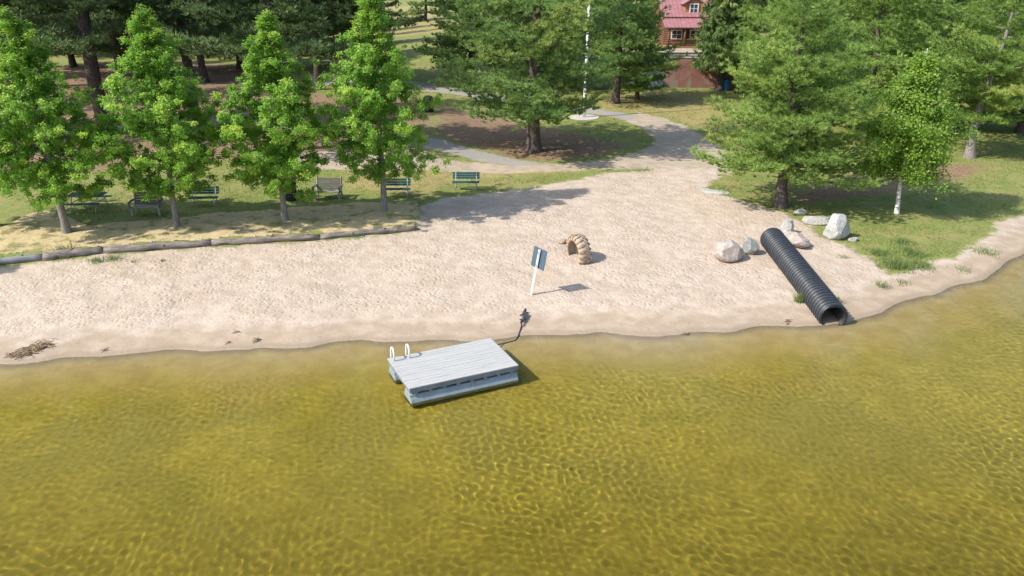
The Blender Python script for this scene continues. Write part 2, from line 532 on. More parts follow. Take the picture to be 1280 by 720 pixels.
WZ *= far * (.12 * sstep(.0, -.8, dW) + .88 * sstep(-.6, -4.2, dW))
n0 = WX.size
wv = np.stack([WX, WY, WZ], -1).reshape(-1, 3)
wi = np.arange(n0).reshape(WX.shape)
wq = np.stack([wi[:-1, :-1], wi[:-1, 1:], wi[1:, 1:], wi[1:, :-1]], -1).reshape(-1, 4)
ring = np.concatenate([wi[0, :], wi[1:, -1], wi[-1, -2::-1], wi[-2:0:-1, 0]])
low = wv[ring].copy(); low[:, 2] = -9
li = n0 + np.arange(len(ring))
side = np.stack([ring, li, np.roll(li, -1), np.roll(ring, -1)], -1)
cx = n0 + len(ring)
wv = np.concatenate([wv, low, [[0, -200, -9]]])
bot = np.stack([li, np.full(len(li), cx), np.full(len(li), cx), np.roll(li, -1)], -1)
m, t = new_mat('lake_water'); b = NB(t)
# tea-stained water: light is absorbed by the depth of water it crosses (Beer-Lambert on the depth under each point)
g = b.n('BsdfGlass'); g.inputs['IOR'].default_value = 1.33; g.inputs['Roughness'].default_value = 0.0
dp = b.attr('depth')
cc = b.n('CombineColor')
for i, k in enumerate((.295, .355, 1.35)):
    b.put(cc.inputs[i], b.math('EXPONENT', b.math('MULTIPLY', dp, -k * WATER_DENS)))
b.put(g.inputs['Color'], cc.outputs[0])
b.out(g.outputs[0])
dep = np.concatenate([np.clip(-terrain(WX, WY), 0, 6).ravel(), np.zeros(len(ring) + 1)])
me = raw_mesh('water', wv, np.concatenate([wq, side]), m, True, dict(depth=dep))
bm = bmesh.new(); bm.from_mesh(me); bm.verts.ensure_lookup_table()
for i in range(len(li)):
    bm.faces.new((bm.verts[li[i]], bm.verts[cx], bm.verts[li[(i + 1) % len(li)]]))
bm.to_mesh(me); bm.free()
water = tag(link('water', me), kind='structure')
water.cycles.is_caustics_caster = SHADOW_CAUSTICS
# ================================================================== OBJECTS ON THE SHORE
UP = Vector((0, 0, 1))
# ---------------- swim raft
M_DECK = simple('grey_decking', (.40, .40, .388), .6, .3, var=.10, scale=3, stretch=(.4, 6, 1), dirt=(.27, .275, .262), bump=.15, bscale=60)
M_RAFTSIDE = simple('raft_side', (.185, .225, .255), .55, .3, var=.12, scale=4, dirt=(.13, .16, .18))
M_PONT = simple('pontoon_plastic', (.23, .275, .305), .45, .4, var=.12, scale=3, dirt=(.2, .215, .2))
M_WHITE = simple('white_paint', (.72, .72, .70), .4, .4, var=.06, scale=4, dirt=(.62, .60, .55))
M_DARKGAP = simple('raft_frame_timber', (.10, .12, .13), .8, .2, var=.2)
zt = 0.50
A_, B_, C_, D_ = [Vector((*at_z(u, v, zt), zt)) for u, v in ((487, 447.5), (616, 422), (645.5, 457), (509, 486.5))]
ctr = (A_ + B_ + C_ + D_) / 4
ax = ((B_ - A_) + (C_ - D_)).normalized()
RL = ((B_ - A_).length + (C_ - D_).length) / 2
RWID = ((A_ - D_).length + (B_ - C_).length) / 2
raft = thing('swim_raft', 'pale grey plank swim raft with two white ladder hoops, afloat just off the beach', 'raft', (ctr.x, ctr.y, 0), math.atan2(ax.y, ax.x))
hx, hy = RL / 2, RWID / 2
mb = MB(); npl = 13; pw = 2 * hy / npl
for i in range(npl):
    mb.box((RNG.normal(0, .004), -hy + pw * (i + .5), zt - .02 + RNG.normal(0, .0015)), (2 * hx, pw - .007, .04))
mb.obj('deck', M_DECK, raft, .004)
mb = MB()
for s in (-1, 1):
    mb.box((0, s * (hy - .03), zt - .105), (2 * hx - .03, .04, .13))
    mb.box((s * (hx - .035), 0, zt - .105), (.04, 2 * hy - .13, .13))
mb.obj('side_board', M_RAFTSIDE, raft, .006)
mb = MB()
for k in range(7):
    mb.box((-hx + .25 + k * (2 * hx - .5) / 6, 0, zt - .1), (.045, 2 * hy - .2, .115))
mb.obj('joist', M_DARKGAP, raft)
for s in (-1, 1):
    mb = MB(); y0 = s * (hy - .30)
    prof = [(-.27, -.28), (.27, -.28), (.33, -.16), (.35, .02), (.31, .10), (.26, .17), (.25, .24), (-.25, .24), (-.26, .17), (-.31, .10), (-.35, .02), (-.33, -.16)]
    mb.prism(prof, (-hx + .02, y0, 0), (hx - .02, y0, 0))
    p = mb.obj('pontoon', M_PONT, raft, .02)
    for k in range(8):
        MB().box((-hx + .22 + k * (2 * hx - .44) / 7, y0 + s * .245, zt - .215), (.11, .06, .095)).obj('bracket', M_RAFTSIDE, p, .005)
lad = MB()
for k in (0, 1):
    xx = -hx + .14 + k * .50
    pts = [(xx, hy - .26, zt), (xx, hy - .26, zt + .22)]
    pts += [(xx, hy - .11 - .15 * math.cos(a), zt + .24 + .15 * math.sin(a)) for a in np.linspace(.15, math.pi - .15, 8)]
    pts += [(xx, hy + .06, zt + .1), (xx, hy + .07, -.65)]
    lad.tube(pts, .030, 10)
for k in range(4):
    lad.tube([(-hx + .14, hy + .065, .2 - k * .24), (-hx + .64, hy + .065, .2 - k * .24)], .02, 8)
lad.obj('ladder', M_WHITE, raft)

# ---------------- mooring chain and its heap
M_CHAIN = simple('dark_rope', (.055, .06, .075), .8, .2, var=.4, scale=30, dirt=(.16, .13, .10))
c0 = Matrix.Rotation(raft.rotation_euler.z, 4, 'Z') @ Vector((hx - .05, hy + .0, .28)) + raft.location
h0 = W(652, 408); h1 = W(656, 390)
mb = MB()
pts = [c0, c0.lerp(h0, .12) + Vector((0, 0, -.13)), c0.lerp(h0, .35) + Vector((.06, 0, -.22)), W(644, 427) + Vector((0, 0, .02)), W(648, 420) + UP * .03, h0 + UP * .04]
mb.tube(pts, .022, 6)
q = h0.copy()
for k in range(46):
    t = k / 46
    c = h0.lerp(h1, t)
    rr = .17 * math.sin(math.pi * min(1, t * 1.15 + .08)) + .02
    mb_p = c + Vector((RNG.normal(0, rr * .6), RNG.normal(0, rr * .9), .05 + abs(RNG.normal(0, .05))))
    mb_p.z = max(mb_p.z, hz(mb_p.x, mb_p.y) + .02)
    mb.tube([q, (q + mb_p) / 2 + UP * .04, mb_p], .022, 5); q = mb_p
mb.tube([q, h1 + UP * .03, W(657, 386) + UP * .02], .018, 5)
tag(mb.obj('mooring_chain', M_CHAIN), 'dark mooring chain running from the raft to a tangled heap on damp sand', 'chain')

# ---------------- sign seen from its back
M_SIGNBACK = simple('sign_back', (.06, .10, .145), .55, .35, var=.10, scale=5)
M_SIGNFACE = simple('sign_face', (.70, .71, .70), .5, .35, var=.05)
base = W(664, 368)
sg = thing('beach_sign', 'slate-backed rectangular sign on a slim white post standing in the sand', 'sign', base, 0)
lean = Vector((.165, .0, 1)).normalized()
mb = MB(); L = 1.86
u0 = Vector((1, 0, -.09)).normalized()
mb.box(Vector((0, 0, 0)) + lean * (L / 2 - .15), (.085, .085, L + .3), Matrix(((1, 0, lean.x), (0, 1, 0), (0, 0, lean.z))).to_3x3())
mb.obj('post', M_WHITE, sg, .006)
s_dir = Vector((.73, -.68, 0)).normalized()
s_dir = (s_dir - lean * s_dir.dot(lean)).normalized()
nrm = s_dir.cross(lean).normalized()            # away from the camera
if nrm.y < 0: nrm = -nrm
Rm = Matrix((s_dir, nrm, lean)).transposed()
pc = lean * (L - .36) + nrm * .065
mb = MB().box(pc, (.66, .025, .80), Rm); pn = mb.obj('panel', M_SIGNBACK, sg, .003)
MB().box(pc + nrm * .016, (.655, .004, .795), Rm).obj('sign_face', M_SIGNFACE, pn)
for k in (-.25, .25):
    MB().tube([pc + lean * k - nrm * .16, pc + lean * k - nrm * .01], .014, 6).obj('bolt', M_CHAIN, sg)

# ---------------- half-buried tractor tyre
M_TYRE = simple('sand_coloured_tyre', (.29, .215, .15), .9, .15, var=.25, scale=5, dirt=(.20, .145, .10), bump=.3, bscale=30)
M_TYREW = simple('tyre_sidewall', (.42, .33, .255), .85, .2, var=.15, scale=4, dirt=(.36, .25, .18), bump=.2, bscale=20)
a0, a1 = W(714, 317), W(731, 330)
tc = (a0 + a1) / 2
span = (a1 - a0).normalized()
ty = thing('tractor_tyre', 'big tan tractor tyre standing half buried in the sand like an arch', 'tyre', (tc.x, tc.y, tc.z), math.atan2(span.y, span.x))
RO, RI, TW, ZC = .78, .52, .54, .30
def lathe_y(mb, prof, n, a_lo=0, a_hi=2 * math.pi, zc=0.0, smooth=True):
    """closed (y, r) profile swept about the local Y axis"""
    vs = []; fs = []; m_ = len(prof)
    closed = abs(a_hi - a_lo - 2 * math.pi) < 1e-6
    N = n if closed else n + 1
    for i in range(N):
        a = a_lo + (a_hi - a_lo) * i / n
        for y, r in prof:
            vs.append((math.cos(a) * r, y, math.sin(a) * r + zc))
    for i in range(n):
        j = (i + 1) % N
        for k in range(m_):
            k2 = (k + 1) % m_
            fs.append((i * m_ + k, j * m_ + k, j * m_ + k2, i * m_ + k2))
    return mb.add(vs, fs, smooth)
h = TW / 2
prof = [(-h * .97, RO - .13), (-h * .8, RO - .06), (-h * .4, RO - .035), (h * .4, RO - .035), (h * .8, RO - .06), (h * .97, RO - .13), (h, RO - .18), (h * .96, RO - .26), (h * .78, RI + .02),
        (h * .72, RI), (h * .66, RI + .03), (h * .82, RO - .24), (h * .84, RO - .16), (h * .6, RO - .09), (-h * .6, RO - .09), (-h * .84, RO - .16), (-h * .82, RO - .24),
        (-h * .66, RI + .03), (-h * .72, RI), (-h * .78, RI + .02), (-h * .96, RO - .26), (-h, RO - .18)]
mb = MB(); lathe_y(mb, prof, 72, zc=ZC)
mb.obj('sidewall', M_TYREW, ty)
mb = MB(); NL = 19
for i in range(NL):
    for s in (-1, 1):
        a = 2 * math.pi * (i + (.5 if s > 0 else 0)) / NL
        vs = []
        for (yy, da, rr) in ((0.02, .10, RO - .045), (s * h * .55, .02, RO - .045), (s * h * .99, -.03, RO - .12), (s * h * 1.0, -.03, RO - .20)):
            for (dw, top) in ((-.062, 0), (.062, 0), (.048, 1), (-.048, 1)):
                aa = a + da + dw * (1.0 if abs(yy) < .05 else 1.25)
                out = .055 if top else -.02
                r2 = rr + out
                y2 = yy + (s * .022 if (top and abs(yy) > h * .9) else 0)
                vs.append((math.cos(aa) * r2, y2, math.sin(aa) * r2 + ZC))
        fs = [(0, 1, 2, 3), (12, 15, 14, 13)]
        for q in range(3):
            for k in range(4):
                fs.append((q * 4 + k, q * 4 + (k + 1) % 4, q * 4 + 4 + (k + 1) % 4, q * 4 + 4 + k))
        mb.add(vs, fs)
mb.obj('tread', M_TYRE, ty, .008)

# ---------------- corrugated culvert pipe
m, t = new_mat('black_pipe'); b = NB(t)
co = b.coord('Object')
c = b.mix(b.ramp(b.noise(co, 3, 4, .6), .4, .7), (.012, .015, .020), (.028, .032, .040))
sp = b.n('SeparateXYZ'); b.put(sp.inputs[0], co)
crest_sheen = b.ramp(b.math('COSINE', b.math('MULTIPLY', b.math('SUBTRACT', sp.outputs[0], .56 * .215), 2 * math.pi / .215)), .2, .95)   # sky sheen on the rib crests, painted as paler rings
c = b.mix(b.math('MULTIPLY', crest_sheen, b.ramp(b.noise(co, 2.5, 4, .6), .25, .6, .55, 1.0)), c, (.042, .049, .058))
c = b.mix(b.math('MULTIPLY', b.ramp(b.noise(co, 9, 4, .7), .6, .72), .3), c, (.15, .13, .11))
b.out(b.principled(c, b.ramp(b.noise(co, 14, 3), .3, .7, .32, .5), .45))
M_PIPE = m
e0, e1 = W(963, 306), W(1042, 410)
e1.z = max(e1.z, -.05)
pd = (e1 - e0); plen = pd.length
PR = .53
pipe = thing('culvert_pipe', 'long black corrugated culvert pipe lying across the sand to the water', 'pipe', e0, math.atan2(pd.y, pd.x))
tilt = pd.z / plen
def pipe_pt(x, r, a):
    return (x, math.cos(a) * r, x * tilt + PR - .20 + math.sin(a) * r)
mb = MB(); per = .215; N = 48
xs = []; rs = []
nr = int(plen / per)
for i in range(nr):
    for f, r in ((.0, PR - .085), (.30, PR - .08), (.36, PR - .03), (.44, PR - .006), (.56, PR), (.68, PR - .006), (.76, PR - .03), (.82, PR - .08)):
        xs.append((i + f) * per); rs.append(r)
xs.append(nr * per); rs.append(PR - .06)
vs = [pipe_pt(x, r, 2 * math.pi * k / N) for x, r in zip(xs, rs) for k in range(N)]
fs = [(i * N + k, (i + 1) * N + k, (i + 1) * N + (k + 1) % N, i * N + (k + 1) % N) for i in range(len(xs) - 1) for k in range(N)]
mb.add(vs, fs, True)
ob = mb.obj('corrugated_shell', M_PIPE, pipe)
mb = MB()
ri = PR - .13
x1 = nr * per
rings = [(0.0, PR - .062), (0.0, ri), (x1, ri), (x1, PR - .06)]
vs = [pipe_pt(x + (.001 if i > 1 else -.001), r, 2 * math.pi * k / N) for i, (x, r) in enumerate(rings) for k in range(N)]
fs = [(i * N + k, (i + 1) * N + k, (i + 1) * N + (k + 1) % N, i * N + (k + 1) % N) for i in range(3) for k in range(N)]
mb.add(vs, fs, True)
mb.obj('inner_wall', simple('black_pipe_lining', (.012, .014, .018), .55, .4, var=.3, dirt=(.05, .045, .04)), pipe)

# ---------------- boulders
def rock_mat(name, c1, c2, c3):
    m, t = new_mat(name); b = NB(t)
    co = b.coord('Object')
    n = b.noise(co, 2.2, 5, .65, .5)
    c = b.mix(b.ramp(n, .40, .60), c1, c2)
    c = b.mix(b.math('MULTIPLY', b.ramp(b.noise(b.mapping(co, scale=(1, 1, 2.5)), 3.0, 6, .75, 1.2), .55, .62), .6), c, tuple(x * .55 for x in c1))
    c = b.mix(b.math('MULTIPLY', b.ramp(b.noise(co, 5.5, 5, .7), .54, .70), .75), c, c3)
    c = b.mix(b.math('MULTIPLY', b.ramp(b.voro(co, 22), .0, .25, 1, 0), .25), c, (.16, .15, .14))
    nm = b.bump(b.noise(co, 6, 7, .75, .3), .9, .12)
    b.out(b.principled(c, .88, .2, 0, nm))
    return m
M_R = dict(pink=rock_mat('pale_pink_stone', (.42, .36, .315), (.53, .47, .42), (.27, .21, .17)),
           green=rock_mat('grey_green_stone', (.25, .265, .245), (.36, .37, .34), (.19, .19, .17)),
           white=rock_mat('white_grey_stone', (.38, .38, .36), (.51, .505, .48), (.25, .245, .23)),
           grey=rock_mat('mid_grey_stone', (.36, .345, .32), (.47, .45, .42), (.25, .23, .21)),
           tan=rock_mat('tan_stone', (.33, .25, .19), (.44, .35, .27), (.2, .15, .11)))
def rock(name, label, px, size, mat, seed, rz=0.0, sink=.18, cuts=9, rough=.12, dz=0.0):
    rg = np.random.default_rng(seed)
    bm = bmesh.new(); bmesh.ops.create_icosphere(bm, subdivisions=5, radius=1.0)
    pl = []
    for _ in range(cuts + 5):
        n = rg.normal(size=3) * np.array([1, 1, .8]); n[2] = abs(n[2]) * .9 - .05; n /= np.linalg.norm(n)
        pl.append((n, .58 + .26 * rg.random()))
    pl.append((np.array([0, 0, 1.0]), .78))
    for v in bm.verts:
        p = np.array(v.co)
        for n, d in pl:
            s = p @ n
            if s > d: p = p - n * (s - d) * .97
        f = 1 + rough * float(fbm(p[0] * 1.9 + seed + p[2] * .7, p[1] * 1.9 + p[2] * 1.5, seed, 5))
        v.co = Vector(p * f)
    me = bpy.data.meshes.new(name)
    for f in bm.faces: f.smooth = False
    bm.to_mesh(me); bm.free()
    sx, sy, sz = size
    cov = np.array([v.co for v in me.vertices])
    ext = cov.max(0) - cov.min(0)
    cov = (cov - (cov.max(0) + cov.min(0)) / 2) / ext * np.array([sx, sy, sz])
    cov[:, 2] += sz / 2 - sink * sz
    me.vertices.foreach_set('co', cov.astype(np.float32).ravel()); me.update()
    me.polygons.foreach_set('use_smooth', [True] * len(me.polygons))
    me.set_sharp_from_angle(angle=R(32))
    me.materials.append(mat)
    o = link(name, me); p = W(*px); p.z += dz
    o.location = p; o.rotation_euler = (0, 0, rz)
    return tag(o, label, 'boulder' if max(size) > .6 else 'rock')
rock('boulder', 'rounded pale pink boulder on the sand, leftmost of the rocks by the pipe', (909, 324), (1.32, 1.0, .92), M_R['pink'], 3, .2, .12, 10, .10)
rock('boulder', 'grey-green tilted boulder wedged between pink boulder and pipe', (937, 317), (.78, .62, .80), M_R['green'], 8, -.5, .12, 11, .08)
rock('boulder', 'long knobbly pale boulder lying along the right side of the pipe', (994, 307), (.95, 1.5, .62), M_R['pink'], 14, .32, .12, 9, .12)
rock('boulder', 'small lumpy pale boulder touching the upper end of the long one', (983, 291), (.62, .66, .72), M_R['white'], 15, .1, .1, 10, .12)
rock('boulder', 'largest angular white boulder at the corner of the lawn', (1046, 297), (1.22, 1.0, 1.28), M_R['white'], 21, .3, .1, 14, .08)
rock('boulder', 'flat grey slab rock just left of the angular white boulder', (1021, 279), (1.35, .8, .42), M_R['grey'], 27, -.1, .15, 8, .08)
rock('boulder', 'small flat white rock nearest the pine trunk at lawn edge', (1000, 268), (.78, .5, .34), M_R['white'], 33, .05, .12, 9, .08)
rock('rock', 'dark little rock in the shadow beside the angular white boulder', (1066, 301), (.48, .34, .2), M_R['grey'], 38, .3, .2, 7, .1)
rock('rock', 'small tan rock beside the tractor tyre', (703, 304), (.42, .34, .22), M_R['tan'], 41, .3, .15, 8, .12)
rock('rock', 'pale flat stone flush with sand at the grass patch by the drive', (893, 240), (1.7, .7, .12), M_R['white'], 46, -.3, .3, 6, .06)

# ---------------- retaining logs
m, t = new_mat('weathered_log'); b = NB(t)
co = b.mapping(b.coord('Object'), scale=(.35, 3, 3))
n = b.noise(co, 4, 5, .65)
c = b.mix(b.ramp(n, .35, .68), (.14, .115, .10), (.29, .25, .225))
c = b.mix(b.ramp(b.noise(co, 9, 4, .7), .55, .72), c, (.11, .085, .075))
b.out(b.principled(c, .9, .15, 0, b.bump(n, .5, .05)))
M_LOG = m
def log(px0, px1, r, label, seed, mat=M_LOG, seg=9):
    rg = np.random.default_rng(seed)
    a, c_ = W(*px0), W(*px1)
    base = min(hz(a.x, a.y - .3), hz(c_.x, c_.y - .3))
    d = c_ - a; d.z = 0
    L_ = d.length
    root = thing('retaining_log', label, 'log', (a.x, a.y, hz(a.x, a.y - .25) + r * .72), math.atan2(d.y, d.x))
    zend = hz(c_.x, c_.y - .25) + r * .72 - root.location.z
    pts = [(L_ * i / seg, rg.normal(0, .035), zend * i / seg + rg.normal(0, .02)) for i in range(seg + 1)]
    rad = [r * (1 + rg.normal(0, .07)) * (1.08 - .16 * i / seg) for i in range(seg + 1)]
    mb = MB(); mb.tube(pts, rad, 14)
    o = mb.obj('trunk', mat, root)
    for _ in range(5):
        i = rg.integers(1, seg); p = Vector(pts[i]); an = rg.uniform(.4, 2.6)
        dr = Vector((rg.normal(0, .3), -math.cos(an), math.sin(an))).normalized()
        MB().tube([p + dr * r * .8, p + dr * (r * 1.25)], [.07, .045], 7).obj('knot', mat, root)
    return root
M_LOG2 = simple('blue_grey_log', (.22, .225, .23), .85, .15, var=.25, scale=2.5, stretch=(.3, 3, 3), dirt=(.30, .28, .25), bump=.3)
log((-70, 333), (56, 323), .17, 'smooth grey timber at the left end of the log edging', 1, M_LOG2)
log((55, 324), (129.5, 315.5), .19, 'thick weathered log with a dark sawn end, second from the left of the edging', 2)
log((129, 316), (265.5, 306.5), .17, 'longest knotty weathered log in the edging below the maples', 3)
log((265, 306), (400.5, 298.5), .16, 'grey log of the edging below the third maple', 4)
log((400, 298), (521, 287), .14, 'thin low log ending the edging at the bare sand', 5)

# ---------------- straw blanket on the bank behind the logs
m, t = new_mat('straw'); b = NB(t)
p = b.pos()
sx_ = b.mapping(p, scale=(1, 5, 1), rot=(0, 0, .3))
n = b.noise(sx_, 7, 5, .7); n2 = b.noise(p, 1.3, 4, .6)
c = b.mix(b.ramp(n, .32, .68), (.42, .32, .17), (.70, .57, .34))
c = b.mix(b.math('MULTIPLY', b.ramp(n2, .50, .64), .75), c, (.17, .19, .06))
c = b.mix(b.math('MULTIPLY', b.ramp(b.noise(p, 4, 4, .7), .58, .7), .6), c, (.12, .15, .04))
b.out(b.principled(c, .95, .1, 0, b.bump(b.math('ADD', n, b.noise(p, 30, 3, .7)), .7, .06)))
STRAW = [at_z(u, v, .6) for u, v in ((-120, 331), (0, 318), (56, 314), (130, 306.5), (265, 298.5), (400, 291), (517, 282), (521, 268), (519, 252), (445, 255), (320, 263),
                                     (200, 275), (135, 281), (108, 284), (84, 270), (40, 257), (0, 247), (-120, 238))]
sxs = np.arange(-24, -3.5, .12); sys_ = np.arange(30, 46, .12)
SX, SY = np.meshgrid(sxs, sys_)
sd_ = sdf(STRAW, SX, SY) + .5 * fbm(SX * 1.1, SY * 1.1, 55, 3)
SZ = terrain(SX, SY) + .025 + .03 * fbm(SX * 1.5, SY * 1.5, 57, 3) * sstep(0, .3, sd_) - .05 * sstep(.12, 0, sd_)
ii = np.arange(SX.size).reshape(SX.shape)
qq = np.stack([ii[:-1, :-1], ii[:-1, 1:], ii[1:, 1:], ii[1:, :-1]], -1).reshape(-1, 4)
qq = qq[(sd_.ravel()[qq] > -.02).all(1)]
us, inv = np.unique(qq, return_inverse=True)
me = raw_mesh('straw_blanket', np.stack([SX, SY, SZ], -1).reshape(-1, 3)[us], inv.reshape(-1, 4), m, True)
tag(link('straw_blanket', me), 'yellow straw erosion blanket spread over the bank behind the log edging', 'ground mat')

# ---------------- benches and picnic tables
M_GREEN = simple('green_plank_paint', (.010, .075, .078), .5, .35, var=.2, scale=3, stretch=(.5, 4, 4), dirt=(.04, .11, .10))
M_FRAME = simple('galvanised_tube', (.38, .39, .38), .5, .4, var=.15)
M_OLDWOOD = simple('weathered_bench_wood', (.125, .12, .118), .85, .15, var=.3, scale=3, stretch=(.5, 5, 5), dirt=(.12, .11, .10), bump=.2)
M_OLDWOODL = simple('pale_bench_wood', (.30, .285, .265), .85, .15, var=.2, scale=3, stretch=(.5, 5, 5), dirt=(.26, .24, .22))
def green_bench(px, rz, label):
    r_ = thing('park_bench', label, 'bench', W(*px), rz, 'green park benches facing the water')
    mb = MB()
    for k, y in enumerate((-.36, -.24, -.12)): mb.box((0, y, .45), (1.5, .105, .04))
    mb.obj('seat', M_GREEN, r_, .006)
    mb = MB()
    for k in range(3):
        mb.box((0, .05 + .035 * k, .62 + k * .125), (1.5, .035, .115), Matrix.Rotation(-.25, 3, 'X'))
    mb.obj('backrest', M_GREEN, r_, .006)
    for x in (-.58, .58):
        mb = MB()
        mb.tube([(x, -.40, 0), (x, -.38, .42), (x, -.05, .42), (x, .0, .5), (x, .13, .93)], .024, 7)
        mb.tube([(x, .16, 0), (x, -.02, .42)], .024, 7)
        mb.obj('leg', M_FRAME, r_)
    return r_
green_bench((496.5, 245), .02, 'green slatted park bench just right of the rightmost maple trunk')
green_bench((583, 236), -.02, 'green slatted park bench standing alone at the edge of the sand')
green_bench((257, 256), .05, 'green slatted park bench right of the second maple trunk')
def wood_bench(px, rz, label):
    r_ = thing('wooden_bench', label, 'bench', W(*px), rz, 'grey wooden garden benches')
    mb = MB()
    for y in (-.48, -.36, -.24, -.12, 0): mb.box((0, y, .43 - (y + .48) * .1), (1.3, .11, .035))
    mb.obj('seat', M_OLDWOODL, r_, .006)
    mb = MB()
    for k in range(5): mb.box((0, .05 + .045 * k, .48 + k * .12), (1.3, .035, .112), Matrix.Rotation(-.32, 3, 'X'))
    mb.obj('backrest', M_OLDWOOD, r_, .006)
    for s in (-1, 1):
        mb = MB(); mb.box((s * .70, -.24, .68), (.13, .72, .045)); mb.box((s * .70, -.52, .53), (.08, .07, .27)); mb.obj('armrest', M_OLDWOOD, r_, .006)
        mb = MB(); mb.box((s * .64, -.50, .21), (.10, .09, .44)); mb.obj('leg', M_OLDWOODL, r_, .006)
        mb = MB(); mb.tube([(s * .64, .2, 0), (s * .64, .05, .42), (s * .64, .28, 1.06)], .05, 4, smooth=False); mb.obj('leg', M_OLDWOODL, r_)
    return r_
wood_bench((412, 247), -.03, 'weathered grey wooden bench with armrests beside a small stake sign')
wood_bench((187, 266), .10, 'dark wooden bench half hidden under the second maple crown')
pt = thing('picnic_table', 'green picnic table with two plank seats between the two leftmost maples', 'picnic table', W(112, 261), .06)
mb = MB()
for k in range(6): mb.box((0, -.34 + k * .136, .75), (1.75, .125, .04))
mb.obj('tabletop', M_GREEN, pt, .006)
for s in (-1, 1):
    mb = MB()
    for k in (0, 1): mb.box((0, s * (.68 + k * .125), .45), (1.75, .115, .04))
    mb.obj('seat', M_GREEN, pt, .006)
for x in (-.62, .62):
    mb = MB()
    for s in (-1, 1): mb.tube([(x, s * .8, 0), (x, s * .72, .1), (x, s * .28, .72)], .024, 7)
    mb.tube([(x, -.8, .42), (x, .8, .42)], .024, 7)
    mb.obj('leg', M_FRAME, pt)

# ---------------- small signs, stakes, bins
M_STAKE = simple('stake_wood', (.45, .33, .18), .85, .15, var=.2)
M_ORANGE = simple('orange_board', (.46, .25, .11), .7, .2, var=.2)
M_BIN = simple('dark_bin', (.02, .022, .026), .6, .3, var=.3, dirt=(.05, .05, .05))
st = thing('stake_sign', 'little tan board on a thin stake beside the wooden bench', 'sign', W(388, 260), .1)
MB().box((0, 0, .38), (.045, .035, .8)).obj('stake', M_STAKE, st, .004)
MB().box((0, -.03, .70), (.34, .02, .26)).obj('board', M_ORANGE, st, .004)
M_YEL = simple('yellow_cap', (.62, .42, .05), .6, .3, var=.1)
for px, lb in (((341, 299), 'short yellow-topped stake behind the log below the third maple'), ((90, 312), 'short yellow-topped stake behind the log below the leftmost maple')):
    st = thing('marker_stake', lb, 'stake', W(*px), .2, 'yellow-topped marker stakes on the straw')
    MB().box((0, 0, .18), (.05, .05, .44)).obj('stake', M_STAKE, st, .004)
    MB().box((0, 0, .43), (.06, .06, .07)).obj('cap', M_YEL, st, .004)
def litter_bin(px, label, r, hgt, mat=M_BIN):
    root = thing('litter_bin', label, 'litter bin', W(*px))
    mb = MB(); mb.tube([(0, 0, 0), (0, 0, .05), (0, 0, hgt * .5), (0, 0, hgt)], [r * .9, r * .95, r * 1.02, r], 18); mb.obj('barrel', mat, root, .01)
    mb = MB(); mb.tube([(0, 0, hgt), (0, 0, hgt + .06), (0, 0, hgt + .2), (0, 0, hgt + .27)], [r * 1.06, r * 1.05, r * .75, r * .25], 18); mb.obj('lid', mat, root)
litter_bin((364, 250), 'dark litter bin behind the third maple trunk', .33, .85)
litter_bin((536, 140), 'dark litter bin standing on brown needles beside the rightmost maple crown', .42, 1.1)
M_BLUE = simple('blue_bin', (.02, .17, .40), .5, .4, var=.15)
litter_bin((907, 113), 'bright blue bin beside the drooping spruce at the painted wall', .36, .95, M_BLUE)

# ---------------- pole on its round pad
M_POLE = simple('white_pole', (.70, .70, .68), .45, .4, var=.10, scale=2, dirt=(.5, .48, .45))
M_CONC = simple('concrete_pad', (.45, .42, .39), .9, .15, var=.15, scale=3, bump=.2)
pb = W(730, 147)
fp = thing('flagpole', 'tall white pole on a round concrete pad among the pines', 'pole', pb)
MB().tube([(0, 0, -.3), (0, 0, .05)], [1.25, 1.25], 28).obj('base_pad', M_CONC, fp, .02)
lean = Vector((.012, 0, 1))
MB().tube([lean * .04, lean * 1.0, lean * 13.5], [.14, .13, .08], 14).obj('pole', M_POLE, fp)
MB().tube([lean * 13.5 + UP * (.14 * math.cos(a) * -1 + .1) for a in np.linspace(0, math.pi, 8)], [max(.02, .14 * math.sin(a)) for a in np.linspace(0, math.pi, 8)], 12).obj('ball_finial', M_POLE, fp)
mb = MB(); mb.tube([lean * .9 + Vector((-.16, -.02, 0)), lean * 1.1 + Vector((-.16, -.02, 0))], .03, 6); mb.tube([lean * 1.0 + Vector((-.15, -.02, 0)), lean * 13.3 + Vector((-.1, 0, 0))], .008, 4)
mb.obj('halyard', M_FRAME, fp)

# ---------------- painted retaining wall
m, t = new_mat('painted_wall'); b = NB(t)
p = b.pos(); sep = b.n('SeparateXYZ'); b.put(sep.inputs[0], p)
n = b.noise(p, .55, 3, .6)
c = b.mix(b.ramp(n, .4, .6), (.26, .12, .10), (.33, .19, .16))
c = b.mix(b.ramp(b.noise(b.mapping(p, scale=(1, 1, .35), loc=(7, 0, 2)), .75, 3, .55), .52, .62), c, (.25, .21, .17))
xx = b.math('ADD', sep.outputs[0], b.math('MULTIPLY_ADD', n, 3, -1.5))
c = b.mix(b.ramp(xx, 15.2, 16.2), b.mix(b.ramp(b.noise(p, .9, 3), .45, .55), (.16, .26, .31), (.22, .29, .29)), c)
br = b.n('TexBrick'); b.put(br.inputs['Vector'], b.mapping(p, rot=(R(90), 0, 0)))
br.inputs['Scale'].default_value = 1.0; br.inputs['Brick Width'].default_value = .4; br.inputs['Row Height'].default_value = .2; br.inputs['Mortar Size'].default_value = .012
b.out(b.principled(c, .85, .2, 0, b.bump(b.math('ADD', br.outputs['Fac'], b.math('MULTIPLY', b.noise(p, 8, 4), -.5)), -.5, .02)))
wx0, wx1, wy0 = 6.0, 37.0, 84.2
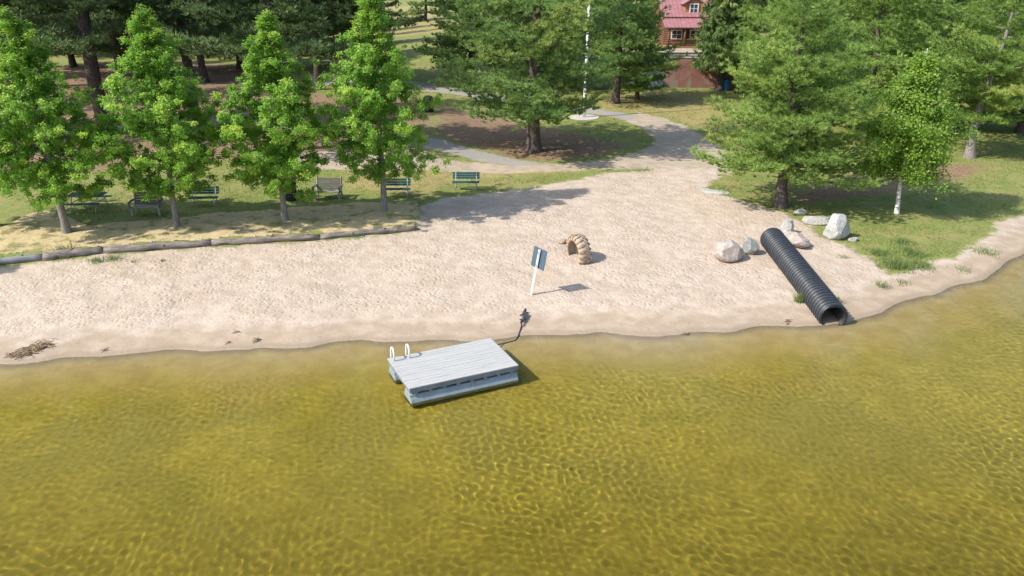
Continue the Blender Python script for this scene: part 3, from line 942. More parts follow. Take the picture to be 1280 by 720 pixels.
wl = thing('retaining_wall', 'long block retaining wall painted pink and blue below the cabin drive', 'wall', (wx0, wy0, hz(10, 83.5) - .2))
MB().box(((wx1 - wx0) / 2, 0, 1.55), (wx1 - wx0, .36, 3.1)).obj('painted_face', m, wl)
mb = MB()
for k in range(31): mb.box((k + .5, 0, 3.15), (.985, .46, .1))
mb.obj('cap', M_CONC, wl, .01)
m, t = new_mat('dark_timber'); M_TIMB = simple('dark_timber', (.10, .075, .06), .8, .2, var=.3, scale=3)
rail = thing('low_rail', 'low dark timber rail along the top of the painted wall', 'fence', (12, 85.3, hz(18, 85.4)))
mb = MB()
for z in (.3, .62): mb.box((8, 0, z), (16, .08, .14))
mb.obj('rail', M_TIMB, rail)
for k in range(9): MB().box((k * 2.0, .1, .38), (.12, .12, .8)).obj('post', M_TIMB, rail)

# ---------------- log cabin with red roof
M_RED = simple('red_metal_roof', (.31, .145, .15), .5, .4, var=.12, scale=1.2, dirt=(.42, .21, .22))
M_CAB = simple('cabin_logs', (.15, .08, .048), .7, .2, var=.25, scale=2, stretch=(.3, 3, 6), dirt=(.11, .05, .03), bump=.2)
M_CABL = simple('cabin_light_timber', (.33, .18, .09), .7, .2, var=.2, scale=2)
m, t = new_mat('window_glass'); b = NB(t); b.out(b.principled(b.mix(b.noise(b.coord(), 2), (.03, .04, .05), (.10, .13, .15)), .08, .6)); M_GLASS = m
hY = 99.5
gz = hz(21, 97)
xl = ray(831, 40)[0] / ray(831, 40)[1] * hY
HX = 7.6; HD = 8.0
cab = thing('log_cabin', 'log cabin with red metal roof, dormer and dark porch behind the painted wall', 'house', (xl, hY, gz))
EZ, RZ, PZ = 3.35, 5.55, 2.2                     # main eave, ridge, porch eave
mb = MB()
for k in range(int(EZ / .24)):
    z = .12 + k * .24
    mb.tube([(-.05, 0, z), (HX + .05, 0, z)], .13, 8); mb.tube([(0, -.1, z), (0, HD, z)], .13, 8); mb.tube([(HX, -.1, z), (HX, HD, z)], .13, 8)
mb.box((HX / 2, HD / 2, EZ / 2), (HX - .1, HD - .1, EZ))
for x in (0, HX):                                # gables
    mb.add([(x, 0, EZ), (x, HD, EZ), (x, HD / 2, RZ - .1), (x + .1, 0, EZ), (x + .1, HD, EZ), (x + .1, HD / 2, RZ - .1)], [(0, 1, 2), (5, 4, 3), (0, 3, 4, 1), (1, 4, 5, 2), (2, 5, 3, 0)])
mb.obj('wall', M_CAB, cab)
def slope(mb, x0, x1, y0, z0, y1, z1, th=.12, ribs=True):
    dy, dz = y1 - y0, z1 - z0; L_ = math.hypot(dy, dz); nx = Vector((0, -dz / L_, dy / L_)) * (1 if dy > 0 else -1)
    vs = [Vector((x, y, z)) for x in (x0, x1) for y, z in ((y0, z0), (y1, z1))]
    vs = [tuple(v) for v in vs] + [tuple(v + nx * th) for v in vs]
    mb.add(vs, [(0, 2, 3, 1), (4, 5, 7, 6), (0, 4, 6, 2), (1, 3, 7, 5), (0, 1, 5, 4), (2, 6, 7, 3)])
    if ribs:
        k = x0 + .2
        while k < x1:
            a = Vector((k, y0, z0)) + nx * (th + .02); c2 = Vector((k, y1, z1)) + nx * (th + .02)
            mb.prism([(-.025, -.03), (.025, -.03), (.02, .03), (-.02, .03)], a, c2, nx); k += .45
mb = MB(); slope(mb, -.45, HX + .45, -.35, EZ - .1, HD / 2, RZ); slope(mb, -.45, HX + .45, HD + .35, EZ - .1, HD / 2 + .01, RZ)
rf = mb.obj('roof', M_RED, cab)
mb = MB(); slope(mb, -.45, HX + .45, -2.5, PZ, -.16, 3.12); mb.obj('porch_roof', M_RED, cab)
# dormer
dx = 3.35; dw = 2.1
mb = MB(); mb.box((dx, 1.7, 4.1), (dw, 2.4, 1.5)); mb.add([(dx - dw / 2, .5, 4.85), (dx + dw / 2, .5, 4.85), (dx, .5, 5.45), (dx - dw / 2, 2.9, 4.85), (dx + dw / 2, 2.9, 4.85), (dx, 2.9, 5.45)],
     [(0, 1, 2), (5, 4, 3), (0, 2, 5, 3), (1, 4, 5, 2), (0, 3, 4, 1)])
dm = mb.obj('dormer', M_CABL, cab)
mb = MB()
for s in (-1, 1):
    th = .1
    pr = [(dx + s * (dw / 2 + .3), 4.68), (dx, 5.52), (dx, 5.64), (dx + s * (dw / 2 + .3), 4.80)]
    vs = [(x, y, z) for y in (.2, 3.2) for x, z in pr]
    mb.add(vs, [(0, 1, 2, 3), (7, 6, 5, 4), (0, 4, 5, 1), (1, 5, 6, 2), (2, 6, 7, 3), (3, 7, 4, 0)])
mb.obj('dormer_roof', M_RED, dm)
def cabin_window(parent, x, y, z, w, h_):
    mb = MB()
    for s in (-1, 1):
        mb.box((x + s * w / 2, y - .04, z), (.12, .1, h_ + .12)); mb.box((x, y - .04, z + s * h_ / 2), (w - .12, .1, .12))
    mb.box((x, y - .03, z), (w - .12, .05, .05)); mb.box((x, y - .045, z + h_ * .0), (.05, .05, h_ - .12))
    f_ = mb.obj('window', M_WHITE, parent)
    MB().box((x, y - .01, z), (w, .03, h_)).obj('pane', M_GLASS, f_)
cabin_window(dm, dx, .48, 4.22, .95, 1.05)
for x in (1.4, 3.6): cabin_window(cab, x, -.14, 1.35, 1.2, 1.0)
mb = MB(); mb.box((5.6, -.16, 1.05), (1.0, .08, 2.05)); dr = mb.obj('door', M_CABL, cab, .01); MB().box((5.95, -.215, 1.05), (.05, .05, .18)).obj('handle', M_BIN, dr)
mb = MB(); mb.box((HX / 2, -1.3, .12), (HX + .4, 2.35, .12)); mb.obj('porch_floor', M_CABL, cab)
for x in np.linspace(.1, HX - .1, 5): MB().tube([(x, -2.25, .18), (x, -2.25, PZ + .1)], .12, 9).obj('porch_post', M_CAB, cab)
for x0, x1 in ((.2, 3.6), (3.9, 4.9), (6.2, 7.4)):
    mb = MB()
    for z in (.38, .95): mb.box(((x0 + x1) / 2, -2.25, z), (x1 - x0, .09, .1))
    for x in np.arange(x0 + .15, x1, .2): mb.box((x, -2.25, .66), (.05, .05, .5))
    mb.obj('porch_railing', M_CAB, cab)

# ---------------- weed wrack and drift on the sand
M_WRACK = simple('dry_weed', (.28, .21, .135), .95, .1, var=.4, scale=9)
def wrack(px0, px1, wid, n, label, seed, name='weed_wrack', cat='weed heap'):
    rg = np.random.default_rng(seed); mb = MB()
    a, c_ = W(*px0), W(*px1)
    for _ in range(n):
        t = rg.beta(1.6, 1.6); p = a.lerp(c_, t)
        w_ = wid * math.sin(math.pi * min(max(t, .08), .95))
        p = p + Vector((rg.normal(0, wid * .25), rg.normal(0, w_ * .5), 0))
        p.z = hz(p.x, p.y) + abs(rg.normal(0, .03)) + .01
        an = rg.normal(.3, .8); l = rg.uniform(.08, .3)
        d = Vector((math.cos(an), math.sin(an), rg.normal(0, .25))) * l
        mb.tube([p - d * .5, p + UP * rg.uniform(0, .05), p + d * .5], rg.uniform(.006, .016), 4, caps=False)
    return tag(mb.obj(name, M_WRACK), label, cat)
wrack((14, 446), (62, 431), .42, 420, 'brown heap of dry weed washed up at the left end of the beach', 61)
wrack((315, 428), (324, 425), .14, 14, 'thin brown scatter of dry weed on damp sand at the water edge', 62)
wrack((126, 439), (133, 438.5), .05, 6, 'tiny dark twig on damp sand near the left weed heap', 63, 'twig', 'twig')
wrack((281, 429), (288, 428.5), .04, 5, 'dark reddish twig lying nearest the thin weed scatter', 64, 'twig', 'twig')
wrack((293, 416), (298, 415.5), .04, 5, 'dark scrap on pale sand above the thin weed scatter', 65, 'driftwood', 'driftwood')
wrack((852, 419), (862, 418), .07, 10, 'dark stick at the waterline straight below the tractor tyre', 66, 'driftwood', 'driftwood')
wrack((983, 408), (986, 400), .05, 8, 'small upright twig in wet sand left of the pipe mouth', 67, 'twig', 'twig')
# ================================================================== TREES
def leaf_mat(name, c1, c2, c3=None, trans=.35, rough=.5, spec=.25):
    """c1..c2 by clump tint, c3 for the youngest tips"""
    m, t = new_mat(name); b = NB(t)
    tn = b.attr('tint')
    c = b.mix(tn, c1, c2)
    if c3: c = b.mix(b.ramp(tn, .78, 1.0), c, c3)
    pr = b.principled(c, rough, spec)
    tr = b.n('BsdfTranslucent'); b.put(tr.inputs['Color'], b.mix(.5, c, tuple(min(1, x * 1.5) for x in c2)))
    mx = b.n('MixShader'); mx.inputs[0].default_value = trans
    t.links.new(pr, mx.inputs[1]); t.links.new(tr.outputs[0], mx.inputs[2])
    b.out(mx.outputs[0])
    return m
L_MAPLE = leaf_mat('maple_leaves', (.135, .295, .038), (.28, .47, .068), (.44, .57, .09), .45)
L_BIRCH = leaf_mat('birch_leaves', (.14, .25, .04), (.27, .41, .065), None, .44)
L_PINE = leaf_mat('pine_needles', (.135, .24, .066), (.265, .385, .115), (.37, .45, .12), .40)
L_PINEY = leaf_mat('yellowish_pine_needles', (.165, .275, .066), (.315, .44, .11), (.43, .49, .13), .40)
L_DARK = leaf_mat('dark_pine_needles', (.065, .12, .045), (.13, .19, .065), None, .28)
L_SPRUCE = leaf_mat('spruce_needles', (.075, .145, .04), (.165, .25, .065), (.24, .29, .08), .3)
L_WOOD = leaf_mat('woodland_leaves', (.05, .105, .022), (.12, .20, .035), None, .3)

def bark_mat(name, c1, c2, scale=8, stretch=(3, 3, .5), bump=.6):
    m, t = new_mat(name); b = NB(t)
    co = b.mapping(b.coord('Object'), scale=stretch)
    n = b.noise(co, scale, 5, .65)
    b.out(b.principled(b.mix(b.ramp(n, .35, .65), c1, c2), .92, .12, 0, b.bump(n, bump, .06)))
    return m
B_PINE = bark_mat('pine_bark', (.055, .043, .04), (.15, .122, .112))
B_PINED = bark_mat('shaded_pine_bark', (.04, .032, .03), (.11, .09, .085))  # bark darkened to stand for the shade on the left pine trunks
B_PINEL = bark_mat('pale_grey_pine_bark', (.13, .11, .10), (.30, .27, .25))  # paler, greyer bark for the leaning pine
B_MAPLE = bark_mat('maple_bark', (.16, .145, .13), (.30, .275, .25))
m, t = new_mat('birch_bark'); b = NB(t)
co = b.coord('Object')
n = b.noise(b.mapping(co, scale=(.8, .8, 5)), 2.2, 4, .6)
sp = b.n('SeparateXYZ'); b.put(sp.inputs[0], co)
dxy = b.math('SQRT', b.math('ADD', b.math('POWER', b.math('SUBTRACT', sp.outputs[0], b.math('MULTIPLY', sp.outputs[2], .018)), 2.0), b.math('POWER', b.math('SUBTRACT', sp.outputs[1], b.math('MULTIPLY', sp.outputs[2], .036)), 2.0)))
bc = b.mix(b.ramp(n, .53, .60), (.64, .61, .57), (.09, .075, .065))
b.out(b.principled(b.mix(b.ramp(dxy, .22, .4), bc, (.10, .075, .055)), .7, .2)); B_BIRCH = m      # brown side limbs

def tubes_mesh(name, tubes, mat):
    mb = MB()
    for pts, rad, n in tubes: mb.tube(pts, rad, n, caps=False)
    return mb.mesh(name, mat)

def unit(v):
    return v / (np.linalg.norm(v, axis=-1, keepdims=True) + 1e-9)

def leaf_cloud(name, cen, size, tint, mat, rg, up=.5, out_c=None, aspect=.75):
    """one bent quad per centre, facing mostly up and outwards"""
    n = len(cen)
    nr = rg.normal(size=(n, 3)); nr = unit(nr)
    nr[:, 2] += up
    if out_c is not None: nr += .9 * unit(cen - out_c)
    nr = unit(nr)
    a = unit(np.cross(nr, rg.normal(size=(n, 3)))); c = np.cross(nr, a)
    s = (size * rg.uniform(.65, 1.3, n))[:, None]
    droop = nr * s * rg.uniform(.05, .3, n)[:, None]
    v = np.stack([cen - a * s * .5, cen + c * s * aspect * .5 - droop * .3, cen + a * s * .55 - droop, cen - c * s * aspect * .5 - droop * .3], 1)
    f = np.arange(n * 4).reshape(n, 4)
    return raw_mesh(name, v.reshape(-1, 3), f, mat, False, dict(tint=np.repeat(np.clip(tint, 0, 1), 4)))

def needle_cloud(name, cen, dirs, tint, mat, rg, nb=8, ln=.32, wd=.035, spread=.75):
    """tufts: each a spray of needle blades around its shoot direction"""
    n = len(cen)
    C_ = np.repeat(cen, nb, 0); D_ = np.repeat(dirs, nb, 0)
    d = unit(D_ + spread * rg.normal(size=C_.shape) * np.array([1, 1, .55]) + np.array([0, 0, .1]))
    l = (ln * rg.uniform(.6, 1.15, len(C_)))[:, None]
    outw = C_ * np.array([1, 1, 0]); outw = unit(outw)
    sd = unit(np.cross(d, np.array([0, 0, .85]) + .85 * outw + .6 * rg.normal(size=C_.shape))) * wd
    v = np.stack([C_ - sd, C_ + sd, C_ + d * l + sd * .2], 1)
    f = np.arange(len(C_) * 3).reshape(-1, 3)
    tt = np.repeat(tint, nb) + rg.normal(0, .08, len(C_))
    return raw_mesh(name, v.reshape(-1, 3), f, mat, False, dict(tint=np.repeat(np.clip(tt, 0, 1), 3)), tri=True)

def maple_meshes(seed, H, Rc, hb, rt, n_leaf=15000, lmat=L_MAPLE, bmat=B_MAPLE, lsz=.088, peak=.24, droop=.0, lean=(0, 0), clump=.20, up=1.0):
    rg = np.random.default_rng(seed)
    tk = []; K = 12
    wob = rg.normal(0, .05, (K + 1, 2)); wob[0] = 0; wob = np.cumsum(wob * .5, 0)
    axis = lambda h: np.array([np.interp(h, np.linspace(0, H, K + 1), wob[:, 0]) + lean[0] * h / H, np.interp(h, np.linspace(0, H, K + 1), wob[:, 1]) + lean[1] * h / H, h])
    hs = np.linspace(-.15, H * .97, 14)
    rad = [rt * (1.35 if h < 0.05 else 1.0) * (1 - .93 * max(h, 0) / H) + .012 for h in hs]
    tubes = [([axis(max(h, -.15)) for h in hs], rad, 9)]
    cl = []; 
    NLb = 84
    for i in range(NLb):
        t = (i + rg.random()) / NLb
        h0 = hb * .92 + (H - hb) * .93 * t
        prof = (min(1, (t + .22) / (peak + .22)) ** .6) * (max(0, 1 - t) / (1 - peak) if t > peak else 1.0) ** 1.0
        L_ = Rc * prof * rg.uniform(.74, 1.12) + .2
        az = i * 2.399 + rg.normal(0, .35)
        el = R(8 + 48 * t) + rg.normal(0, .1)
        p0 = axis(h0)
        d = np.array([math.cos(az) * math.cos(el), math.sin(az) * math.cos(el), math.sin(el)])
        pts = []
        for k in range(6):
            s = k / 5
            pts.append(p0 + d * L_ * s + np.array([0, 0, L_ * (.10 * s * s - droop * s * s)]) + rg.normal(0, .03, 3) * s)
        r0 = rt * .15 * (1 - .75 * t)
        tubes.append((pts, [max(.006, r0 * (1 - .85 * k / 5)) for k in range(6)], 5))
        ncl = max(3, int(L_ * 6.5))
        for j in range(ncl):
            s = .12 + .91 * rg.random() ** .8
            q = np.array([np.interp(s, np.linspace(0, 1, 6), [p[k] for p in pts]) for k in range(3)])
            side = rg.normal(0, 1, 3) * np.array([1, 1, .55]); side *= .16 + .22 * L_ * (1 - .45 * s) * .5
            c_ = q + side
            if j % 3 == 0 and s > .5: tubes.append(([q, (q + c_) / 2 + np.array([0, 0, .03]), c_], [.012, .009, .005], 4))
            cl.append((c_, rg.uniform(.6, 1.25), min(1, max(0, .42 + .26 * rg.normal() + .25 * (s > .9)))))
    w = np.array([c[1] ** 2 for c in cl]); w /= w.sum()
    pick = rg.choice(len(cl), n_leaf, p=w)
    C_ = np.array([cl[k][0] for k in pick]); S_ = np.array([cl[k][1] for k in pick]); T_ = np.array([cl[k][2] for k in pick])
    off = rg.normal(0, 1, (n_leaf, 3)) * np.array([1, 1, .8]) * clump * .5 * S_[:, None]
    pos = C_ + off
    if droop: pos[:, 2] -= np.abs(rg.normal(0, droop * .6, n_leaf))
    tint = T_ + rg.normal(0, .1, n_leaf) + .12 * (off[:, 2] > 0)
    cm = leaf_cloud('crown', pos, np.full(n_leaf, lsz), tint, lmat, rg, up=up, out_c=np.array([0, 0, (H + hb) / 2]))
    return tubes_mesh('trunk', tubes, bmat), cm

def pine_meshes(seed, H, Rc, hb, rt, lmat=L_PINE, bmat=B_PINE, nwh=13, per=5, shape='white', ln=.34, nb=8, step=.34, lean=(0, 0), droop=0.0, dens=1.0, wd=.035, trunk_taper=.9, dead=4):
    rg = np.random.default_rng(seed)
    K = 10
    wob = np.cumsum(rg.normal(0, .07, (K + 1, 2)), 0); wob[0] = 0
    ax = lambda h: np.array([np.interp(h, np.linspace(0, H, K + 1), wob[:, 0]) + lean[0] * (h / H) ** 1.0, np.interp(h, np.linspace(0, H, K + 1), wob[:, 1]) + lean[1] * h / H, h])
    hs = [-.2, .05, .35, 1.0] + list(np.linspace(2.0, H * .985, 12))
    rad = []
    for h in hs:
        r_ = rt * (1 - trunk_taper * max(h, 0) / H)
        if h < .2: r_ = rt * 1.45
        elif h < .6: r_ = rt * 1.15
        rad.append(max(.02, r_))
    tubes = [([ax(h) for h in hs], rad, 12)]
    cen = []; dr = []; ti = []
    for wi_ in range(nwh):
        t = (wi_ + .1 + .5 * rg.random()) / nwh
        h0 = hb + (H - hb) * t * .985
        if shape == 'white': prof = (1 - t) ** .62 * (.78 + .3 * rg.random()) + .06
        elif shape == 'round': prof = max(.12, math.sin(math.pi * min(1, .22 + .78 * t)) ** .7) * (.8 + .3 * rg.random())
        else: prof = (1 - t) ** .85 * (.85 + .2 * rg.random()) + .05
        a0 = rg.random() * 6.28
        n_ = max(3, int(round(per * (1 - .3 * t))))
        for bi in range(n_):
            az = a0 + 2 * math.pi * bi / n_ + rg.normal(0, .28)
            L_ = Rc * prof * rg.uniform(.62, 1.12)
            if L_ < .3: L_ = .3
            el = R(-4 + 42 * t ** 1.5) + rg.normal(0, .09) - droop * .45
            hd = np.array([math.cos(az), math.sin(az), 0]); sdv = np.array([-math.sin(az), math.cos(az), 0])
            p0 = ax(h0 + rg.normal(0, .12))
            pts = []
            for k in range(7):
                s = k / 6
                z = math.sin(el) * L_ * s + (.16 - droop * .1) * L_ * max(0, s - .35) ** 2 * 1.6 - .05 * L_ * math.sin(math.pi * s)
                pts.append(p0 + hd * L_ * s * math.cos(el) + np.array([0, 0, z]) + sdv * rg.normal(0, .025) * L_ * s)
            r0 = max(.018, rt * .30 * (1 - .75 * t) * min(1, L_ / (Rc * .7)))
            tubes.append((pts, [max(.009, r0 * (1 - .86 * k / 6)) for k in range(7)], 5))
            pa = np.array(pts); ss = np.linspace(0, 1, 7)
            btint = .45 + .22 * rg.normal()
            nside = max(3, int(L_ / .36 * dens))
            for j in range(nside):
                s = .10 + .90 * (j + rg.random()) / nside
                q = np.array([np.interp(s, ss, pa[:, k]) for k in range(3)])
                for sg_ in (-1, 1):
                    bl = L_ * .34 * (1.15 - .85 * s) * rg.uniform(.6, 1.2) + .12
                    bd = hd * math.cos(R(52)) + sdv * sg_ * math.sin(R(52)) + np.array([0, 0, rg.normal(.10, .12) - droop * .9])
                    bd /= np.linalg.norm(bd)
                    m_ = max(1, int(bl / step))
                    for k in range(m_ + 1):
                        f = (k + .6 * rg.random()) / m_
                        if f < .12 and m_ > 2: continue
                        c_ = q + bd * bl * f + np.array([0, 0, (.03 + .018 * Rc) * rg.normal() - droop * .35 * f * bl])
                        cen.append(c_); dr.append(bd * (.8 - droop * .2) + np.array([0, 0, .5 - droop * 1.6])); ti.append(btint + .12 * rg.normal() + .10 * f)
            for k in range(2):
                cen.append(pa[-1] + rg.normal(0, .08, 3)); dr.append(hd * .7 + np.array([0, 0, .6])); ti.append(btint + .2)
    top = ax(H * .985)
    for k in range(10):
        cen.append(top - np.array([0, 0, .12 * k]) + rg.normal(0, .1, 3)); dr.append(np.array([rg.normal(0, .4), rg.normal(0, .4), 1])); ti.append(.6)
    for k in range(dead):                       # dead snags under the crown
        h0 = hb * rg.uniform(.45, .95); az = rg.random() * 6.28; L_ = rg.uniform(.5, 1.6)
        p0 = ax(h0); d = np.array([math.cos(az), math.sin(az), rg.normal(.1, .2)])
        tubes.append(([p0, p0 + d * L_ * .5, p0 + d * L_ + np.array([0, 0, .1])], [.045, .03, .012], 5))
    cen = np.array(cen); dr = unit(np.array(dr)); ti = np.array(ti)
    return tubes_mesh('trunk', tubes, bmat), needle_cloud('crown', cen, dr, ti, lmat, rg, nb, ln, wd, .62 if droop == 0 else .45)

def plant_tree(name, meshes, pos, label, cat='tree', rz=0.0, sc=1.0, group=None):
    o = thing(name, label, cat, pos, rz, group)
    o.scale = (sc, sc, sc)
    link('trunk', meshes[0], o); link('crown', meshes[1], o)
    return o

# ---- the four young maples along the bank
for k, (px, H, Rc, hb, rt, lab) in enumerate((
        ((84, 291), 10.1, 3.05, 1.7, .17, 'broad young maple at the left end of the row above the log edging'),
        ((221, 283), 10.1, 3.1, 1.65, .14, 'young yellow-green maple in front of the dark wooden bench'),
        ((356, 276), 9.9, 2.8, 1.5, .145, 'young maple in front of the dark litter bin, third of the row'),
        ((480, 264), 11.1, 3.05, 1.7, .15, 'tallest narrow maple ending the row, bench right behind its trunk'))):
    ln_ = [(-.75, .3), (-.1, .2), (0, .2), (.1, .2)][k]
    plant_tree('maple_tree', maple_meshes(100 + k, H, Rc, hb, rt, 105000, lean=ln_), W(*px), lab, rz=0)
# a further maple fills the left edge of the picture
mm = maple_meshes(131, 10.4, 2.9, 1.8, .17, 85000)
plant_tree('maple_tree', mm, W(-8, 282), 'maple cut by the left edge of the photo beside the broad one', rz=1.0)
# ---- birch with white stem
plant_tree('birch_tree', maple_meshes(140, 8.4, 2.4, 2.1, .105, 40000, L_BIRCH, B_BIRCH, .12, .38, .3, lean=(.15, .3), clump=.42, up=.6), W(1121, 267), 'bright green birch with slim white trunk on the shaded lawn')
# ---- the broad pine at the right of the beach
plant_tree('pine_tree', pine_meshes(150, 10.9, 5.0, 1.9, .30, L_PINEY, B_PINE, 12, 8, 'white', .30, 24, .26, lean=(.5, .5), dens=1.4, wd=.020), W(976, 258), 'broad bushy pine beside the beach with boughs nearly down to the lawn', rz=.4)
# ---- leaning pine at the right edge
plant_tree('pine_tree', pine_meshes(151, 11.0, 4.9, 2.7, .30, L_PINEY, B_PINEL, 11, 6, 'round', .34, 20, .28, lean=(1.4, .4), dens=1.3, wd=.026), W(1212, 197), 'leaning grey-barked pine on the lawn at the right', rz=.0)
# ---- the big old white pine of the middle
plant_tree('pine_tree', pine_meshes(152, 21, 7.2, 2.9, .48, L_PINE, B_PINE, 12, 9, 'white', .36, 20, .32, lean=(.3, 0), dens=1.15, wd=.028), W(667, 189), 'big old pine with thick trunk between the two paths', rz=.9)
# ---- behind it, beyond the pole
plant_tree('pine_tree', pine_meshes(153, 16, 4.7, 2.6, .36, L_PINE, B_PINE, 11, 7, 'white', .38, 16, .34, dens=1.3, wd=.034), W(769, 129), 'tall pine behind the white pole, left of the painted wall', rz=.2)
# ---- drooping spruce
plant_tree('spruce_tree', pine_meshes(154, 22, 3.3, 3.4, .36, L_SPRUCE, B_PINE, 26, 8, 'cone', .6, 11, .34, droop=.75, dens=1.2, wd=.05), W(899, 113), 'dark spruce with hanging boughs in front of the log cabin')
# ---- dark tall pines at the left
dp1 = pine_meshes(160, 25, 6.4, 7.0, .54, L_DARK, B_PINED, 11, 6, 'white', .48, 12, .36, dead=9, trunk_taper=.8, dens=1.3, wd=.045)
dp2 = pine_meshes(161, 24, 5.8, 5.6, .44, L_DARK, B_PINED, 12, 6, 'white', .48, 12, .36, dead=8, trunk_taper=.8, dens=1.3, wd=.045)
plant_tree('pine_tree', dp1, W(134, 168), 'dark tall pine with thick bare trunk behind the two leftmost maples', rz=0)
plant_tree('pine_tree', dp2, W(243, 152), 'dark tall pine behind the gap right of the second maple', rz=1.1)
plant_tree('pine_tree', dp1, W(352, 188), 'dark tall pine right behind the third maple crown', rz=2.3, sc=.95)
plant_tree('pine_tree', dp2, W(257, 103), 'slim dark pine standing further back on the brown needles', rz=3.6, sc=.9)
plant_tree('pine_tree', dp2, W(150, 104), 'dark pine seen behind the thick bare trunk', rz=.3)
plant_tree('pine_tree', dp1, W(20, 130), 'dark pine behind the broad maple at the left edge', rz=4.4, sc=.95)
plant_tree('pine_tree', dp2, W(398, 112), 'dark pine far behind the gap between third and fourth maple', rz=5.2)
plant_tree('pine_tree', dp1, W(448, 108), 'dark pine behind the tallest maple crown', rz=1.7, sc=.95)
plant_tree('pine_tree', dp2, W(-70, 172), 'dark pine whose boughs enter at the upper left corner', rz=2.9)
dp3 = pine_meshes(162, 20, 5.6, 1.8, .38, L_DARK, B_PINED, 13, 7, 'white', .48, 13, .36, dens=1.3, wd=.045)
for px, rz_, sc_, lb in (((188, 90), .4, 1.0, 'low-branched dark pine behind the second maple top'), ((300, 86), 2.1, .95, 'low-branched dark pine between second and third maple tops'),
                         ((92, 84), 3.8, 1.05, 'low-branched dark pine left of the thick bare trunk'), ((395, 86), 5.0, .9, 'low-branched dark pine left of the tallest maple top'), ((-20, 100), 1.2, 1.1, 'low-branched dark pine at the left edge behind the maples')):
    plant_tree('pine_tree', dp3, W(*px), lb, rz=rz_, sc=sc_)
plant_tree('pine_tree', dp1, W(60, 108), 'dark pine in the gap above the broad maple', rz=.8)
# ---- pines over the lawn at the upper right
rp1 = pine_meshes(170, 13, 5.4, 1.4, .30, L_PINEY, B_PINE, 10, 7, 'white', .36, 18, .32, dens=1.3, wd=.03)
rp2 = pine_meshes(171, 14, 5.6, 1.6, .32, L_PINEY, B_PINE, 10, 7, 'round', .36, 18, .32, dens=1.3, wd=.03)
for px, ms, rz_, sc_, lb in (((1080, 172), rp1, .3, 1.0, 'rounded pine directly behind the birch crown'), ((1165, 160), rp2, 1.9, 1.0, 'flat-topped pine behind and right of the birch'),
                             ((1010, 150), rp2, 4.0, 1.02, 'pine rising behind the broad bushy pine'), ((1275, 165), rp1, 2.5, 1.0, 'yellow-green pine cut by the right edge'),
                             ((1240, 128), rp2, .9, 1.1, 'pine behind the leaning grey-barked one'), ((1100, 118), rp2, 5.5, 1.25, 'taller pine at the top right above the birch'),
                             ((975, 118), rp1, 3.3, 1.2, 'pine between the spruce and the broad bushy pine')):
    plant_tree('pine_tree', ms, W(*px), lb, rz=rz_, sc=sc_)
# ---- pines and trees around the field at the top middle
plant_tree('pine_tree', pine_meshes(172, 19, 6.0, 1.8, .36, L_PINE, B_PINE, 15, 7, 'white', .38, 16, .34, dens=1.3, wd=.034), W(588, 104), 'full pine left of the big old one, by the upper path', rz=.7)
plant_tree('pine_tree', rp1, W(700, 110), 'pine filling the gap behind the white pole', rz=1.2, sc=1.3)
plant_tree('pine_tree', rp2, W(798, 99), 'pine hiding the left end of the log cabin', rz=2.2, sc=.66)
# sapling by the upper path
plant_tree('young_tree', maple_meshes(180, 2.6, .9, .5, .03, 1500, L_WOOD, B_MAPLE, .15), W(581, 115), 'little sapling beside the upper path', 'tree')
# ---- woodland beyond: shared meshes, one object per tree
wd1 = maple_meshes(190, 15, 5.0, 2.0, .28, 9000, L_WOOD, B_MAPLE, .42, clump=.75)
wd2 = pine_meshes(191, 19, 5.2, 1.6, .34, L_PINE, B_PINE, 13, 5, 'white', .6, 8, .6, wd=.07)
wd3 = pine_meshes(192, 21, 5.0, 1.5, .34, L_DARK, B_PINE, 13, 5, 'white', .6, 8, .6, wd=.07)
rt_ = random.Random(5)
spots = []
for row, (Y0, n_) in enumerate(((112, 17), (126, 20), (144, 22), (165, 24))):
    for i in range(n_):
        X = (i + .5) / n_ * 2 - 1
        X = X * (Y0 * .78 + 6) + rt_.uniform(-2.5, 2.5); Y = Y0 + rt_.uniform(-4, 4)
        u = 640 + FPX * X / (Y * math.cos(PITCH) + CAM_H * math.sin(PITCH))
        if 455 < u < 545 and Y < 150: continue            # the sunlit field stays open
        if 12 < X < 36 and Y < 118: continue              # the cabin's yard
        spots.append((X, Y))
for X, Y in spots:
    k = rt_.choice((0, 1, 1, 2)) if X > -20 else rt_.choice((1, 2, 2, 0))
    nm, ms = (('broadleaf_tree', wd1), ('pine_tree', wd2), ('pine_tree', wd3))[k]
    plant_tree(nm, ms, (X, Y, hz(X, Y) - .1), ('leafy tree of the far wood beyond the lawn', 'green pine of the far wood beyond the lawn', 'dark pine of the far wood beyond the lawn')[k],
               rz=rt_.uniform(0, 6.28), sc=rt_.uniform(.85, 1.2), group=('leafy trees of the far wood', 'green pines of the far wood', 'dark pines of the far wood')[k])
# tall neighbours just outside the left edge, whose shade reaches the log edging
plant_tree('maple_tree', mm, (-29.0, 27.8, hz(-29, 27.8)), 'maple on the shore beyond the left edge, shading the timber', rz=2.0, sc=.85)

